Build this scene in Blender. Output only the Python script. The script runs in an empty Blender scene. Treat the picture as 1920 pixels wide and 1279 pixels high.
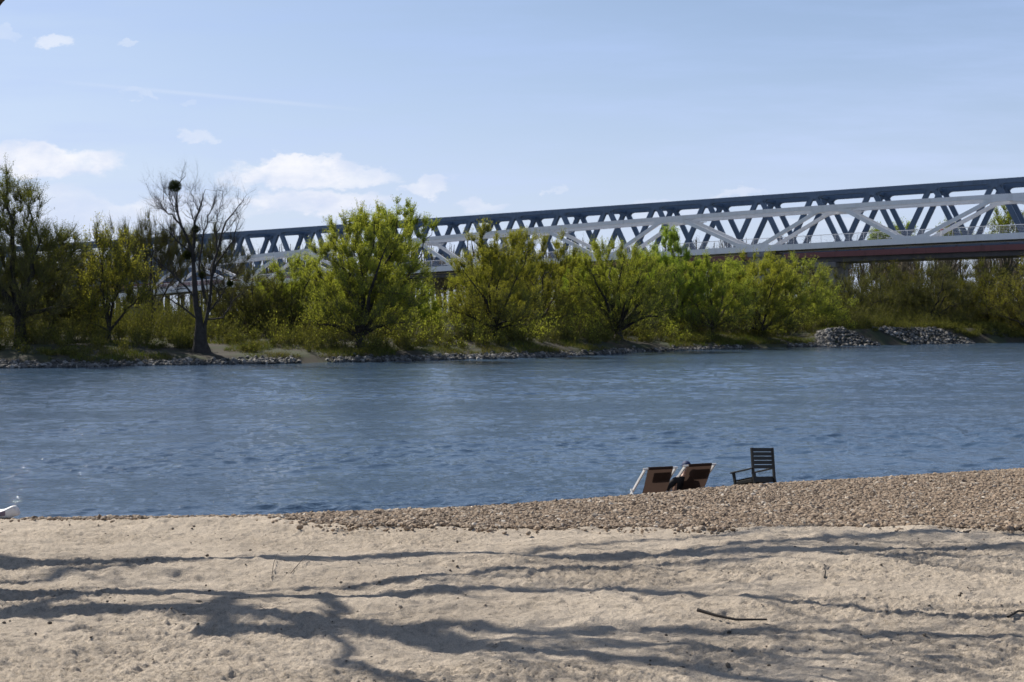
import bpy, math, random
import numpy as np
from mathutils import Vector, Matrix
R = math.radians
sc = bpy.context.scene
COL = sc.collection
# ---------------------------------------------------------------- camera
EYE = 3.9          # metres above the river
F = 2400.0         # focal length in photo pixels (1920 wide)
HOR = 590.0        # horizon row
cam = bpy.data.cameras.new('camera'); camo = bpy.data.objects.new('camera', cam); COL.objects.link(camo)
camo.location = (0, 0, EYE); camo.rotation_euler = (R(90), 0, 0)
cam.sensor_width = 36; cam.lens = 36*F/1920; cam.shift_y = -(639.5-HOR)/1920
cam.clip_start = 0.1; cam.clip_end = 20000
sc.camera = camo
cam.dof.use_dof = True; cam.dof.focus_distance = 13.0; cam.dof.aperture_fstop = 5.6
# ---------------------------------------------------------------- light
SUN_AZ, SUN_EL = -45.0, 42.0     # azimuth measured from the view axis, minus = left
saz, sel = R(SUN_AZ), R(SUN_EL)
SDIR = np.array([math.sin(saz)*math.cos(sel), math.cos(saz)*math.cos(sel), math.sin(sel)])
sl = bpy.data.lights.new('sun', 'SUN'); sl.energy = 5.0; sl.angle = R(0.53); sl.color = (1, .94, .85)
so = bpy.data.objects.new('sun', sl); COL.objects.link(so)
so.rotation_euler = Vector(-SDIR).to_track_quat('-Z', 'Y').to_euler(); so.location = (-20, 20, 40)
sc.view_settings.view_transform = 'Standard'; sc.view_settings.look = 'None'
sc.view_settings.exposure = 0.22; sc.view_settings.gamma = 1
sc.render.engine = 'CYCLES'
sc.render.resolution_x = 1024; sc.render.resolution_y = 682
sc.cycles.max_bounces = 6; sc.cycles.transparent_max_bounces = 8

class NT:
    """small helper to wire nodes"""
    def __init__(s, tree): s.t = tree; s.n = tree.nodes; s.l = tree.links
    def new(s, typ, **kw):
        n = s.n.new(typ)
        for k, v in kw.items(): setattr(n, k, v)
        return n
    def put(s, sock, v):
        if hasattr(v, 'is_output'): s.l.new(v, sock)
        elif v is not None: sock.default_value = v
    def m(s, op, a, b=None, c=None, clamp=False):
        n = s.new('ShaderNodeMath', operation=op, use_clamp=clamp)
        s.put(n.inputs[0], a); s.put(n.inputs[1], b)
        if c is not None: s.put(n.inputs[2], c)
        return n.outputs[0]
    def mix(s, f, a, b, blend='MIX'):
        n = s.new('ShaderNodeMix', data_type='RGBA', blend_type=blend)
        s.put(n.inputs[0], f); s.put(n.inputs[6], a); s.put(n.inputs[7], b)
        return n.outputs[2]
    def noise(s, vec, scale, detail=4, rough=.55, dist=0, dims='3D'):
        n = s.new('ShaderNodeTexNoise', noise_dimensions=dims)
        if vec is not None: s.l.new(vec, n.inputs['Vector'])
        n.inputs['Scale'].default_value = scale; n.inputs['Detail'].default_value = detail
        n.inputs['Roughness'].default_value = rough; n.inputs['Distortion'].default_value = dist
        return n.outputs['Fac']
    def ramp(s, f, stops):
        n = s.new('ShaderNodeValToRGB'); s.l.new(f, n.inputs[0])
        e = n.color_ramp.elements
        while len(e) < len(stops): e.new(.5)
        for i, (p, c) in enumerate(stops):
            e[i].position = p; e[i].color = (*c, 1) if not isinstance(c, (int, float)) else (c, c, c, 1)
        return n.outputs[0]
    def smooth(s, v, lo, hi, a=0.0, b=1.0):
        n = s.new('ShaderNodeMapRange', interpolation_type='SMOOTHSTEP'); s.put(n.inputs[0], v)
        n.inputs[1].default_value = lo; n.inputs[2].default_value = hi
        n.inputs[3].default_value = a; n.inputs[4].default_value = b
        return n.outputs[0]
    def mapping(s, vec, scale=(1, 1, 1), rot=(0, 0, 0)):
        n = s.new('ShaderNodeMapping'); s.l.new(vec, n.inputs[0])
        n.inputs['Scale'].default_value = scale; n.inputs['Rotation'].default_value = rot
        return n.outputs[0]

# ---------------------------------------------------------------- sky with clouds
w = bpy.data.worlds.new('World'); sc.world = w; w.use_nodes = True
N = NT(w.node_tree); N.n.clear()
sky = N.new('ShaderNodeTexSky', sky_type='NISHITA'); sky.sun_disc = False
sky.sun_elevation = sel; sky.sun_rotation = saz; sky.altitude = 50
sky.air_density = 1.0; sky.dust_density = 1.2; sky.ozone_density = 2.0
tc = N.new('ShaderNodeTexCoord'); sep = N.new('ShaderNodeSeparateXYZ'); N.l.new(tc.outputs['Generated'], sep.inputs[0])
yy = N.m('MAXIMUM', sep.outputs[1], .05)
u = N.m('DIVIDE', sep.outputs[0], yy); v = N.m('DIVIDE', sep.outputs[2], yy)
cmb = N.new('ShaderNodeCombineXYZ'); N.l.new(u, cmb.inputs[0]); N.l.new(N.m('MULTIPLY', v, 1.7), cmb.inputs[1])
uv = cmb.outputs[0]
n1 = N.noise(uv, 38, 8, .62); n2 = N.noise(uv, 9, 5, .6); 
cm2 = N.new('ShaderNodeVectorMath', operation='ADD'); N.l.new(uv, cm2.inputs[0]); cm2.inputs[1].default_value = (3.1, 1.7, 0)
n3 = N.noise(cm2.outputs[0], 22, 6, .6)
du = N.m('MULTIPLY', N.m('SUBTRACT', n1, .5), .055); dv = N.m('MULTIPLY', N.m('SUBTRACT', n3, .5), .040)
ud = N.m('ADD', u, du); vd = N.m('ADD', v, dv)
def cloud(px, py, rx, ry, k):
    a = N.m('DIVIDE', N.m('SUBTRACT', ud, (px-960)/F), rx/F)
    b = N.m('DIVIDE', N.m('SUBTRACT', vd, (HOR-py)/F), ry/F)
    q = N.m('SUBTRACT', 1.0, N.m('ADD', N.m('MULTIPLY', a, a), N.m('MULTIPLY', b, N.m('MULTIPLY', b, .75))))
    return N.m('MULTIPLY', N.smooth(q, -.5, .45), min(1, k*1.3))
cl = None
for c in [(550, 326, 110, 24, .95), (556, 304, 46, 17, .95), (600, 310, 40, 14, .8), (480, 335, 62, 15, .5), (655, 333, 85, 14, .55),
          (590, 378, 140, 18, .8), (470, 388, 120, 16, .35),
          (90, 306, 135, 26, .75), (20, 300, 70, 20, .5), (105, 78, 38, 13, .34), (235, 76, 22, 7, .2), (370, 263, 34, 10, .3),
          (800, 350, 46, 12, .5), (85, 385, 120, 28, .4), (290, 395, 120, 22, .55), (150, 415, 150, 20, .45), (1390, 361, 50, 8, .35),
          (1040, 354, 22, 6, .3), (895, 388, 45, 10, .45), (640, 400, 40, 9, .4), (270, 176, 34, 6, .12), (345, 192, 22, 5, .10),
          (8, 60, 16, 12, .12), (1560, 420, 120, 14, .3), (1250, 395, 90, 12, .3)]:
    x = cloud(*c); cl = x if cl is None else N.m('MAXIMUM', cl, x)
cl = N.m('MULTIPLY', cl, N.smooth(n1, .30, .58, .62, 1.1), clamp=True)
# contrail: a thin straight streak
t_ = N.m('SUBTRACT', v, N.m('MULTIPLY', N.m('SUBTRACT', u, (60-960)/F), -(208-148)/640.0))
dist = N.m('ABSOLUTE', N.m('SUBTRACT', t_, (HOR-148)/F))
tr = N.smooth(dist, 0.0, .0026, 1, 0)
tr = N.m('MULTIPLY', tr, N.smooth(u, -.40, -.25)); tr = N.m('MULTIPLY', tr, N.smooth(u, -.2, -.09, 1, 0)); tr = N.m('MULTIPLY', tr, .13)
# veil of high cirrus
cv = N.mapping(uv, (1.2, 5, 1), (0, 0, R(-8)))
veil = N.m('MULTIPLY', N.smooth(N.noise(cv, 3.2, 7, .6), .38, .75), .30)
zz = sep.outputs[2]
veil = N.m('ADD', veil, N.smooth(zz, .0, .42, .78, .05))
veil = N.m('MINIMUM', veil, .9)
cl2 = N.m('MAXIMUM', cl, tr)
shade = N.smooth(N.m('ADD', n3, N.m('MULTIPLY', v, 3.2)), .62, 1.1)
ccol = N.mix(shade, (.60, .66, .81, 1), (.84, .845, .88, 1))
bgs = N.new('ShaderNodeVectorMath', operation='SCALE'); N.l.new(sky.outputs[0], bgs.inputs[0]); bgs.inputs['Scale'].default_value = 0.089
hcol = N.mix(N.smooth(zz, .03, .26), (.545, .635, .83, 1), (.375, .505, .80, 1))
dim = N.new('ShaderNodeVectorMath', operation='SCALE'); N.l.new(bgs.outputs[0], dim.inputs[0]); N.l.new(N.smooth(zz, .3, .8, 1.0, .55), dim.inputs['Scale'])
hz = N.mix(veil, dim.outputs[0], hcol)
fin = N.mix(cl2, hz, ccol)
bg = N.new('ShaderNodeBackground'); N.l.new(fin, bg.inputs[0]); bg.inputs[1].default_value = 1.0
wo = N.new('ShaderNodeOutputWorld'); N.l.new(bg.outputs[0], wo.inputs[0])

# ---------------------------------------------------------------- helpers
def tag(o, label=None, cat=None, group=None, kind=None):
    if label: o['label'] = label
    if cat: o['category'] = cat
    if group: o['group'] = group
    if kind: o['kind'] = kind
    return o
def empty(name, loc, rz=0):
    o = bpy.data.objects.new(name, None); COL.objects.link(o); o.location = loc; o.rotation_euler = (0, 0, rz)
    o.empty_display_size = .3
    return o
def mesh_np(name, V, Fq, mat, parent=None, smooth=False, loc=None):
    """V (n,3); Fq list of arrays (m,k) of indices"""
    me = bpy.data.meshes.new(name)
    V = np.asarray(V, dtype=np.float32)
    if isinstance(Fq, np.ndarray) or np.asarray(Fq[0]).ndim == 1: Fq = [Fq]
    Fq = [np.asarray(f, dtype=np.int32) for f in Fq if len(f)]
    me.vertices.add(len(V)); me.vertices.foreach_set('co', V.ravel())
    nl = sum(f.size for f in Fq); npoly = sum(len(f) for f in Fq)
    me.loops.add(nl); me.polygons.add(npoly)
    me.loops.foreach_set('vertex_index', np.concatenate([f.ravel() for f in Fq]))
    sizes = np.concatenate([np.full(len(f), f.shape[1], dtype=np.int32) for f in Fq])
    starts = np.concatenate([[0], np.cumsum(sizes)[:-1]]).astype(np.int32)
    me.polygons.foreach_set('loop_start', starts)
    me.polygons.foreach_set('loop_total', sizes)
    me.polygons.foreach_set('use_smooth', np.full(npoly, bool(smooth), dtype=bool))
    me.update(calc_edges=True); me.validate()
    me.materials.append(mat)
    o = bpy.data.objects.new(name, me); COL.objects.link(o)
    if parent: o.parent = parent
    if loc is not None: o.location = loc
    return o
class MB:
    """collects shapes into ONE mesh"""
    def __init__(s): s.V = []; s.F = {}; s.n = 0
    def add(s, V, F):
        V = np.asarray(V, float); F = np.asarray(F, int)
        if len(V) == 0: return
        s.V.append(V); s.F.setdefault(F.shape[1], []).append(F+s.n); s.n += len(V)
    def prism(s, front, back):
        """closed solid between two polygons (k,3)"""
        k = len(front); V = np.vstack([front, back]); i = np.arange(k); j = (i+1) % k
        b = s.n; s.V.append(V); s.n += 2*k
        s.F.setdefault(4, []).append(np.stack([i, j, j+k, i+k], 1)+b)
        s.F.setdefault(k, []).append(np.array([i[::-1]])+b); s.F.setdefault(k, []).append(np.array([i+k])+b)
    def box(s, c, size, rot=None):
        h = np.array(size)/2
        P = np.array([[-1, -1, -1], [1, -1, -1], [1, 1, -1], [-1, 1, -1]], float)*h
        Q = P.copy(); Q[:, 2] *= -1
        if rot is not None: P = P@np.array(rot).T; Q = Q@np.array(rot).T
        s.prism(P+c, Q+c)
    def beam(s, p0, p1, wd, ht, up=(0, 0, 1)):
        p0 = np.array(p0, float); p1 = np.array(p1, float); d = p1-p0; d /= np.linalg.norm(d)
        a = np.cross(d, up); a /= max(1e-6, np.linalg.norm(a)); b = np.cross(a, d)
        q = [a*sx*wd/2+b*sz*ht/2 for sx, sz in ((-1, -1), (1, -1), (1, 1), (-1, 1))]
        s.prism(np.array([p0+x for x in q]), np.array([p1+x for x in q]))
    def tube(s, pts, rad, k=6):
        V, F = tube_np(np.asarray(pts, float), np.asarray(rad, float), k); s.add(V, F)
    def build(s, name, mat, parent=None, smooth=False, loc=None, bevel=0):
        V = np.vstack(s.V); Fs = []
        for kk, l in s.F.items(): Fs.append(np.vstack(l))
        o = mesh_np(name, V, Fs, mat, parent, smooth, loc)
        if bevel:
            md = o.modifiers.new('bevel', 'BEVEL'); md.width = bevel; md.segments = 2; md.limit_method = 'ANGLE'
        return o
def tube_np(P, r, k=6):
    n = len(P); T = np.gradient(P, axis=0); T /= (np.linalg.norm(T, axis=1, keepdims=True)+1e-9)
    ref = np.array([0, 0, 1.]) if abs(T[:, 2]).mean() < .85 else np.array([1., 0, 0])
    A = np.cross(T, ref); A /= (np.linalg.norm(A, axis=1, keepdims=True)+1e-9); B = np.cross(T, A)
    ang = np.arange(k)*2*np.pi/k
    V = P[:, None, :]+r[:, None, None]*(np.cos(ang)[None, :, None]*A[:, None, :]+np.sin(ang)[None, :, None]*B[:, None, :])
    V = V.reshape(-1, 3)
    i = np.arange(n-1)[:, None]*k; j = np.arange(k)[None, :]; j2 = (j+1) % k
    Fq = np.stack([i+j, i+j2, i+k+j2, i+k+j], -1).reshape(-1, 4)
    return V, Fq
def copy_tree(o, parent=None):
    c = o.copy(); COL.objects.link(c)
    if parent: c.parent = parent
    for ch in list(o.children): copy_tree(ch, c)
    return c
# lattice noise, vectorised
_rs = np.random.RandomState(5); _T = _rs.rand(256, 256)
def vnoise(x, y, seed=0):
    x = np.asarray(x)+seed*17.31; y = np.asarray(y)+seed*9.77
    xi = np.floor(x).astype(int); yi = np.floor(y).astype(int); fx = x-xi; fy = y-yi
    fx = fx*fx*fx*(fx*(fx*6-15)+10); fy = fy*fy*fy*(fy*(fy*6-15)+10)
    a = _T[xi & 255, yi & 255]; b = _T[(xi+1) & 255, yi & 255]; c = _T[xi & 255, (yi+1) & 255]; d = _T[(xi+1) & 255, (yi+1) & 255]
    return (a*(1-fx)+b*fx)*(1-fy)+(c*(1-fx)+d*fx)*fy - .5
def fbm(x, y, oct=4, seed=0, g=.5):
    s = 0; a = 1
    for i in range(oct):
        ca, sa = math.cos(i*1.1), math.sin(i*1.1)
        s = s+a*vnoise((x*ca-y*sa)*2**i, (x*sa+y*ca)*2**i, seed+i); a *= g
    return s
def sm(x, a, b):
    t = np.clip((x-a)/(b-a), 0, 1); return t*t*(3-2*t)

# ---------------------------------------------------------------- materials
def mat(name):
    m = bpy.data.materials.new(name); m.use_nodes = True
    n = NT(m.node_tree); b = m.node_tree.nodes['Principled BSDF']
    return m, n, b
def simple(name, col, rough=.6, var=.12, scale=3, metal=0, bump=0, bscale=20):
    m, n, b = mat(name); tc = n.new('ShaderNodeTexCoord')
    f = n.noise(tc.outputs['Object'], scale, 5, .6)
    lo = tuple(c*(1-var) for c in col)+(1,); hi = tuple(min(1, c*(1+var)) for c in col)+(1,)
    c = n.mix(n.smooth(f, .3, .7), lo, hi); n.l.new(c, b.inputs['Base Color'])
    b.inputs['Roughness'].default_value = rough; b.inputs['Metallic'].default_value = metal
    if bump:
        bp = n.new('ShaderNodeBump'); bp.inputs['Strength'].default_value = bump; bp.inputs['Distance'].default_value = .02
        n.l.new(n.noise(tc.outputs['Object'], bscale, 5, .6), bp.inputs['Height']); n.l.new(bp.outputs[0], b.inputs['Normal'])
    return m
def steel(name, col, stain):
    m, n, b = mat(name); tc = n.new('ShaderNodeTexCoord')
    st = n.noise(n.mapping(tc.outputs['Object'], (.6, .6, .12)), 1.6, 6, .65)
    fn = n.noise(tc.outputs['Object'], 6, 4, .6)
    c = n.mix(n.smooth(st, .48, .72), (*col, 1), (*stain, 1))
    c = n.mix(n.m('MULTIPLY', n.smooth(fn, .4, .7), .25), c, (*[x*.75 for x in col], 1))
    n.l.new(c, b.inputs['Base Color']); b.inputs['Roughness'].default_value = .5
    return m
M = {}
M['blue'] = steel('blue_steel_paint', (.085, .135, .215), (.062, .10, .155))
M['white'] = steel('white_steel_paint', (.88, .87, .87), (.76, .75, .74))
M['red'] = steel('red_steel_paint', (.20, .075, .08), (.14, .055, .06))
M['concrete'] = simple('concrete', (.22, .22, .23), .85, .2, .6)
M['deck'] = simple('deck_soffit', (.09, .09, .10), .8, .2, .5)
M['bark'] = simple('bark', (.075, .060, .045), .95, .35, 3, bump=.5)
M['bark_dark'] = simple('bark_dark', (.04, .034, .029), .95, .35, 3, bump=.5)
M['twig_red'] = simple('twig', (.12, .095, .055), .9, .3, 2)
M['twig_olive'] = simple('twig_olive', (.13, .12, .045), .9, .3, 2)
def leafmat(name, c1, c2, c3, trans=.55):
    m, n, b = mat(name)
    geo = n.new('ShaderNodeNewGeometry'); tc = n.new('ShaderNodeTexCoord'); oi = n.new('ShaderNodeObjectInfo')
    f = n.noise(tc.outputs['Object'], .55, 4, .6)
    c = n.mix(n.smooth(f, .32, .68), (*c1, 1), (*c2, 1))
    c = n.mix(n.m('MULTIPLY', n.smooth(geo.outputs['Random Per Island'], .45, 1.0), .8), c, (*c3, 1))
    hs = n.new('ShaderNodeHueSaturation'); n.l.new(c, hs.inputs['Color'])
    n.l.new(n.m('MULTIPLY_ADD', oi.outputs['Random'], .03, .485), hs.inputs['Hue'])
    n.l.new(n.m('MULTIPLY_ADD', oi.outputs['Random'], .35, .82), hs.inputs['Value'])
    df = n.new('ShaderNodeBsdfDiffuse'); tl = n.new('ShaderNodeBsdfTranslucent'); n.l.new(hs.outputs[0], df.inputs[0])
    c2_ = n.mix(1.0, hs.outputs[0], (1.2, 1.18, .65, 1), 'MULTIPLY'); n.l.new(c2_, tl.inputs[0])
    ms = n.new('ShaderNodeMixShader'); ms.inputs[0].default_value = trans
    n.l.new(df.outputs[0], ms.inputs[1]); n.l.new(tl.outputs[0], ms.inputs[2])
    n.n.remove(b); n.l.new(ms.outputs[0], n.n['Material Output'].inputs[0])
    return m
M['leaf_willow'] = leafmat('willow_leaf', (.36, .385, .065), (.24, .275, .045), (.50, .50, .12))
M['leaf_bright'] = leafmat('bright_leaf', (.32, .39, .065), (.22, .29, .05), (.38, .43, .10))
M['leaf_dull'] = leafmat('dull_leaf', (.14, .15, .035), (.085, .10, .025), (.21, .21, .05))
M['leaf_yellow'] = leafmat('yellow_leaf', (.31, .31, .06), (.21, .23, .045), (.38, .35, .08))
M['leaf_olive'] = leafmat('olive_leaf', (.15, .15, .03), (.09, .105, .02), (.21, .19, .04))
M['leaf_brown'] = leafmat('brown_bud', (.14, .12, .06), (.10, .09, .05), (.19, .16, .08), .3)
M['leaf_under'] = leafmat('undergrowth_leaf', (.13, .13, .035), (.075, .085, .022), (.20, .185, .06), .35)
M['mistletoe'] = leafmat('mistletoe_leaf', (.045, .055, .018), (.03, .04, .012), (.07, .08, .025), .2)
M['grass'] = leafmat('grass_blade', (.10, .14, .02), (.12, .11, .04), (.20, .165, .07), .3)

# ---------------------------------------------------------------- near beach
CX = np.array([-60, -20, -5.6, -2.9, 0, 1.7, 3.8, 9, 30, 80]); CY = np.array([13, 13.6, 14, 14.3, 15.7, 17.1, 19, 22.5, 32, 55.])
def crest(x): return np.interp(x, CX, CY)
def beach_base(x, y):
    yc = crest(x)+.25*vnoise(x*.8, y*0+3, 2)
    dep = 1.45+.055*np.minimum(y, yc)
    e = y-yc
    dep = dep+.055*0+np.where(e > -1, .205*.35*np.logaddexp(0, e/.35), 0)
    return EYE-dep
def pebble_edge(x):
    return np.interp(x, [-40, -3.4, -2.3, -1.5, 0, 6, 40], [15.2, 14.45, 13.7, 13.1, 13.05, 13.0, 13.0])+.5*vnoise(x*1.1, x*0, 4)+.22*vnoise(x*4, x*0, 6)
rs = np.random.RandomState(11)
nf = 3600
FPx = rs.uniform(-9, 9, nf); FPy = rs.uniform(4, 15.5, nf); FPa = rs.uniform(0, np.pi, nf)
FPl = rs.uniform(.07, .17, nf); FPw = FPl*rs.uniform(.38, .75, nf); FPd = rs.uniform(.001, .011, nf)*np.where(rs.rand(nf) < .06, 1.7, 1)
FPc = [[] for _ in range(0)]
def sand_detail(x, y):
    wx = x+.25*vnoise(x*1.3, y*1.3, 31); wy = y+.25*vnoise(x*1.3, y*1.3, 32)
    h = .07*vnoise(wx*.7, wy*.9, 1)+.034*fbm(wx*2.0, wy*2.6, 2, 3)
    r = 1-2*np.abs(vnoise(wx*3.3, wy*5, 21)); h = h+.008*r*r
    rg = np.abs(vnoise(wx*7, wy*9, 51)); rg2 = np.abs(vnoise(wx*17, wy*22, 52))
    rough = .5+1.8*np.clip(vnoise(wx*.9, wy*1.5, 41)+.25, 0, .6)
    h = h+.016*fbm(wx*6, wy*8, 3, 12, .65)+rough*(.009*rg+.010*rg2+.015*fbm(wx*30, wy*44, 2, 15, .85))
    return h
# polar-like sheet: columns by tan(angle), rows by depth
cols = np.concatenate([np.linspace(-6, -.62, 40)[:-1], np.linspace(-.62, .62, 900), np.linspace(.62, 6, 40)[1:]])
rows = np.concatenate([np.linspace(-14, 3.2, 30)[:-1]*0+np.linspace(.5, 3.6, 30)[:-1], 3.6*np.exp(np.linspace(0, math.log(24/3.6), 820)), np.linspace(24, 60, 60)[1:]])
rr, yy_ = np.meshgrid(cols, rows); X = rr*yy_; Y = yy_
Z = beach_base(X, Y)
yb = pebble_edge(X); pm = sm(Y, yb-.06, yb+.06)
det = sand_detail(X, Y)
# footprints and scuffs pressed into the sand
for i in range(nf):
    r0 = np.searchsorted(rows, FPy[i]-.5); r1 = np.searchsorted(rows, FPy[i]+.5)
    c0 = np.searchsorted(cols, (FPx[i]-.5)/FPy[i]); c1 = np.searchsorted(cols, (FPx[i]+.5)/FPy[i])
    if c1-c0 < 2 or r1-r0 < 2: continue
    dx = X[r0:r1, c0:c1]-FPx[i]; dy = Y[r0:r1, c0:c1]-FPy[i]
    ca, sa = math.cos(FPa[i]), math.sin(FPa[i]); a = (dx*ca+dy*sa)/FPl[i]; b = (-dx*sa+dy*ca)/FPw[i]
    q = np.sqrt(a*a+b*b)
    q = q*(1+.5*vnoise(dx*14+i, dy*14, 3))
    det[r0:r1, c0:c1] += FPd[i]*(-np.exp(-(q**3)*.9)+.55*np.exp(-((q-1.35)/.35)**2))
Z = Z+det*(1-.6*pm)*sm(crest(X)+6-Y, 0, 3)+pm*.03*fbm(X*6, Y*6, 2, 8)
Z = np.where(Y > 40, np.minimum(Z, -1.2), Z)
nr, nc = X.shape
ii = (np.arange(nr-1)[:, None]*nc+np.arange(nc-1)[None, :]).ravel()
Fb = np.stack([ii, ii+1, ii+nc+1, ii+nc], 1)
m, n, b = mat('sand'); M['sand'] = m
tc = n.new('ShaderNodeTexCoord'); P_ = tc.outputs['Object']
at = n.new('ShaderNodeAttribute', attribute_name='gravel'); 
big = n.noise(P_, .9, 5, .6); mid = n.noise(P_, 9, 6, .65); fine = n.noise(P_, 130, 3, .7)
c = n.mix(n.smooth(big, .3, .7), (.70, .60, .485, 1), (.54, .46, .37, 1))
c = n.mix(n.m('MULTIPLY', n.smooth(mid, .52, .75), .55), c, (.30, .25, .19, 1))
c = n.mix(n.smooth(fine, .35, .62), n.mix(1.0, c, (.66, .65, .63, 1), 'MULTIPLY'), c)
vor = n.new('ShaderNodeTexVoronoi'); vor.inputs['Scale'].default_value = 17; n.l.new(P_, vor.inputs['Vector'])
clus = n.smooth(n.noise(P_, .55, 4, .6), .50, .64)
gr = n.m('MULTIPLY', n.smooth(n.noise(n.mapping(P_, (1, 2.2, 1)), 22, 4, .75), .52, .66), n.m('MULTIPLY_ADD', clus, .45, .15))
c = n.mix(gr, c, (.17, .135, .10, 1))
speck = n.smooth(n.m('ADD', vor.outputs['Distance'], n.m('MULTIPLY', n.noise(P_, 2.3, 3, .6), .25)), .15, .21, 1, 0)
c = n.mix(n.m('MULTIPLY', speck, .75), c, (.10, .085, .07, 1))
gv = n.new('ShaderNodeTexVoronoi'); gv.inputs['Scale'].default_value = 32; n.l.new(P_, gv.inputs['Vector'])
gc = n.ramp(n.m('MULTIPLY', gv.outputs['Distance'], 1.2), [(0, (.30, .235, .185)), (.5, (.19, .15, .12)), (1, (.07, .055, .045))])
c = n.mix(at.outputs['Fac'], c, gc)
n.l.new(c, b.inputs['Base Color']); b.inputs['Roughness'].default_value = .95; b.inputs['Specular IOR Level'].default_value = .15
bp = n.new('ShaderNodeBump'); bp.inputs['Strength'].default_value = .9; bp.inputs['Distance'].default_value = .028
hgt = n.m('ADD', n.noise(P_, 45, 5, .7), n.m('MULTIPLY', fine, .35)); n.l.new(hgt, bp.inputs['Height']); n.l.new(bp.outputs[0], b.inputs['Normal'])
V = np.stack([X.ravel(), Y.ravel(), Z.ravel()], 1)
beach = mesh_np('sand_beach', V, Fb, M['sand'], smooth=True); tag(beach, kind='structure')
a_ = beach.data.attributes.new('gravel', 'FLOAT', 'POINT'); a_.data.foreach_set('value', pm.ravel().astype(np.float32))
def beach_z(x, y):
    return beach_base(np.asarray(x, float), np.asarray(y, float))
# plain land behind the camera
V = np.array([[-400, -400, 2.0], [400, -400, 2.0], [400, .6, 2.2], [-400, .6, 2.2]]); o = mesh_np('ground', V, [[0, 1, 2, 3]], M['sand']); tag(o, kind='structure')

# gravel: pebbles on the bank (uncountable)
def ico():
    t = (1+5**.5)/2
    v = np.array([(-1, t, 0), (1, t, 0), (-1, -t, 0), (1, -t, 0), (0, -1, t), (0, 1, t), (0, -1, -t), (0, 1, -t), (t, 0, -1), (t, 0, 1), (-t, 0, -1), (-t, 0, 1)], float)
    v /= np.linalg.norm(v[0])
    f = np.array([(0, 11, 5), (0, 5, 1), (0, 1, 7), (0, 7, 10), (0, 10, 11), (1, 5, 9), (5, 11, 4), (11, 10, 2), (10, 7, 6), (7, 1, 8), (3, 9, 4), (3, 4, 2), (3, 2, 6), (3, 6, 8), (3, 8, 9), (4, 9, 5), (2, 4, 11), (6, 2, 10), (8, 6, 7), (9, 8, 1)])
    return v, f
def stones(P, S, rs, flat=.6, jit=.18):
    v, f = ico(); n = len(P)
    sc3 = S[:, None]*np.stack([rs.uniform(.8, 1.4, n), rs.uniform(.6, 1, n), rs.uniform(flat*.7, flat*1.2, n)], 1)
    a = rs.uniform(0, 2*np.pi, n); tl = rs.uniform(-.5, .5, n)
    W = v[None]*(1+rs.uniform(-jit, jit, (n, 12, 1)))*sc3[:, None, :]
    y = W[:, :, 1]*np.cos(tl)[:, None]-W[:, :, 2]*np.sin(tl)[:, None]; z = W[:, :, 1]*np.sin(tl)[:, None]+W[:, :, 2]*np.cos(tl)[:, None]
    x = W[:, :, 0]; c, s = np.cos(a)[:, None], np.sin(a)[:, None]
    W = np.stack([x*c-y*s, x*s+y*c, z], -1)+P[:, None, :]
    Fi = (f[None]+np.arange(n)[:, None, None]*12).reshape(-1, 3)
    return W.reshape(-1, 3), Fi
def stonemat(name, cols, rough=.8):
    m, n, b = mat(name); g = n.new('ShaderNodeNewGeometry'); tc = n.new('ShaderNodeTexCoord')
    c = n.ramp(g.outputs['Random Per Island'], cols)
    c = n.mix(n.m('MULTIPLY', n.smooth(n.noise(tc.outputs['Object'], 14, 4, .6), .4, .7), .3), c, (.12, .10, .08, 1))
    n.l.new(c, b.inputs['Base Color']); b.inputs['Roughness'].default_value = rough
    return m
M['pebble'] = stonemat('pebble_stone', [(0, (.13, .09, .055)), (.3, (.30, .215, .14)), (.55, (.38, .28, .19)), (.75, (.22, .155, .105)), (.93, (.42, .34, .25)), (1, (.56, .50, .42))])
M['rock'] = stonemat('quarry_stone', [(0, (.025, .025, .022)), (.5, (.08, .08, .075)), (.85, (.17, .16, .15)), (1, (.36, .34, .31))])
rs = np.random.RandomState(3)
n_ = 290000
px_ = rs.uniform(-.5, .56, n_); t_ = rs.uniform(0, 1, n_); py_ = 12.3*(27/12.3)**t_
x_ = px_*py_; ok = (py_ > pebble_edge(x_)+rs.normal(0, .34, n_)*(rs.rand(n_) < .22)) & (py_ < crest(x_)+4.5) & (x_ > -6)
x_, py_ = x_[ok], py_[ok]
S = np.abs(rs.normal(.010, .009, len(x_)))+.006
P = np.stack([x_, py_, beach_z(x_, py_)+.012*vnoise(x_*6, py_*6, 8)+S*.25+.012], 1)
print('pebbles', len(P))
V, Fi = stones(P, S, rs, .75, .25)
o = mesh_np('gravel', V, Fi, M['pebble'], smooth=False); tag(o, 'brown river pebbles covering the bank between the sand and the water', 'gravel', kind='stuff')
# bits of bark, clods and small stones lying on the sand
n_ = 1500
ry = rs.uniform(5, 14.3, n_); rx = rs.uniform(-.46, .46, n_)*ry
S = np.abs(rs.normal(.0, .0055, n_))+.003
cl_ = vnoise(rx*1.2, ry*1.2, 44) > .02; S = np.where(cl_, S, S*.6)
zc = []
Xg = cols; 
def sheet_z(x, y):
    r = np.clip(np.searchsorted(rows, y), 1, nr-1); c = np.clip(np.searchsorted(cols, x/y), 1, nc-1)
    return Z[r, c]
P = np.stack([rx, ry, sheet_z(rx, ry)+S*.3], 1)
V, Fi = stones(P, S, rs, .7, .3)
M['clod'] = stonemat('clod_debris', [(0, (.05, .042, .035)), (.5, (.12, .095, .07)), (.8, (.2, .17, .13)), (1, (.3, .27, .23))])
o = mesh_np('beach_litter', V, Fi, M['clod']); tag(o, 'dark crumbs of bark, clods and small stones scattered over the sand', 'debris', kind='stuff')

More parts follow.
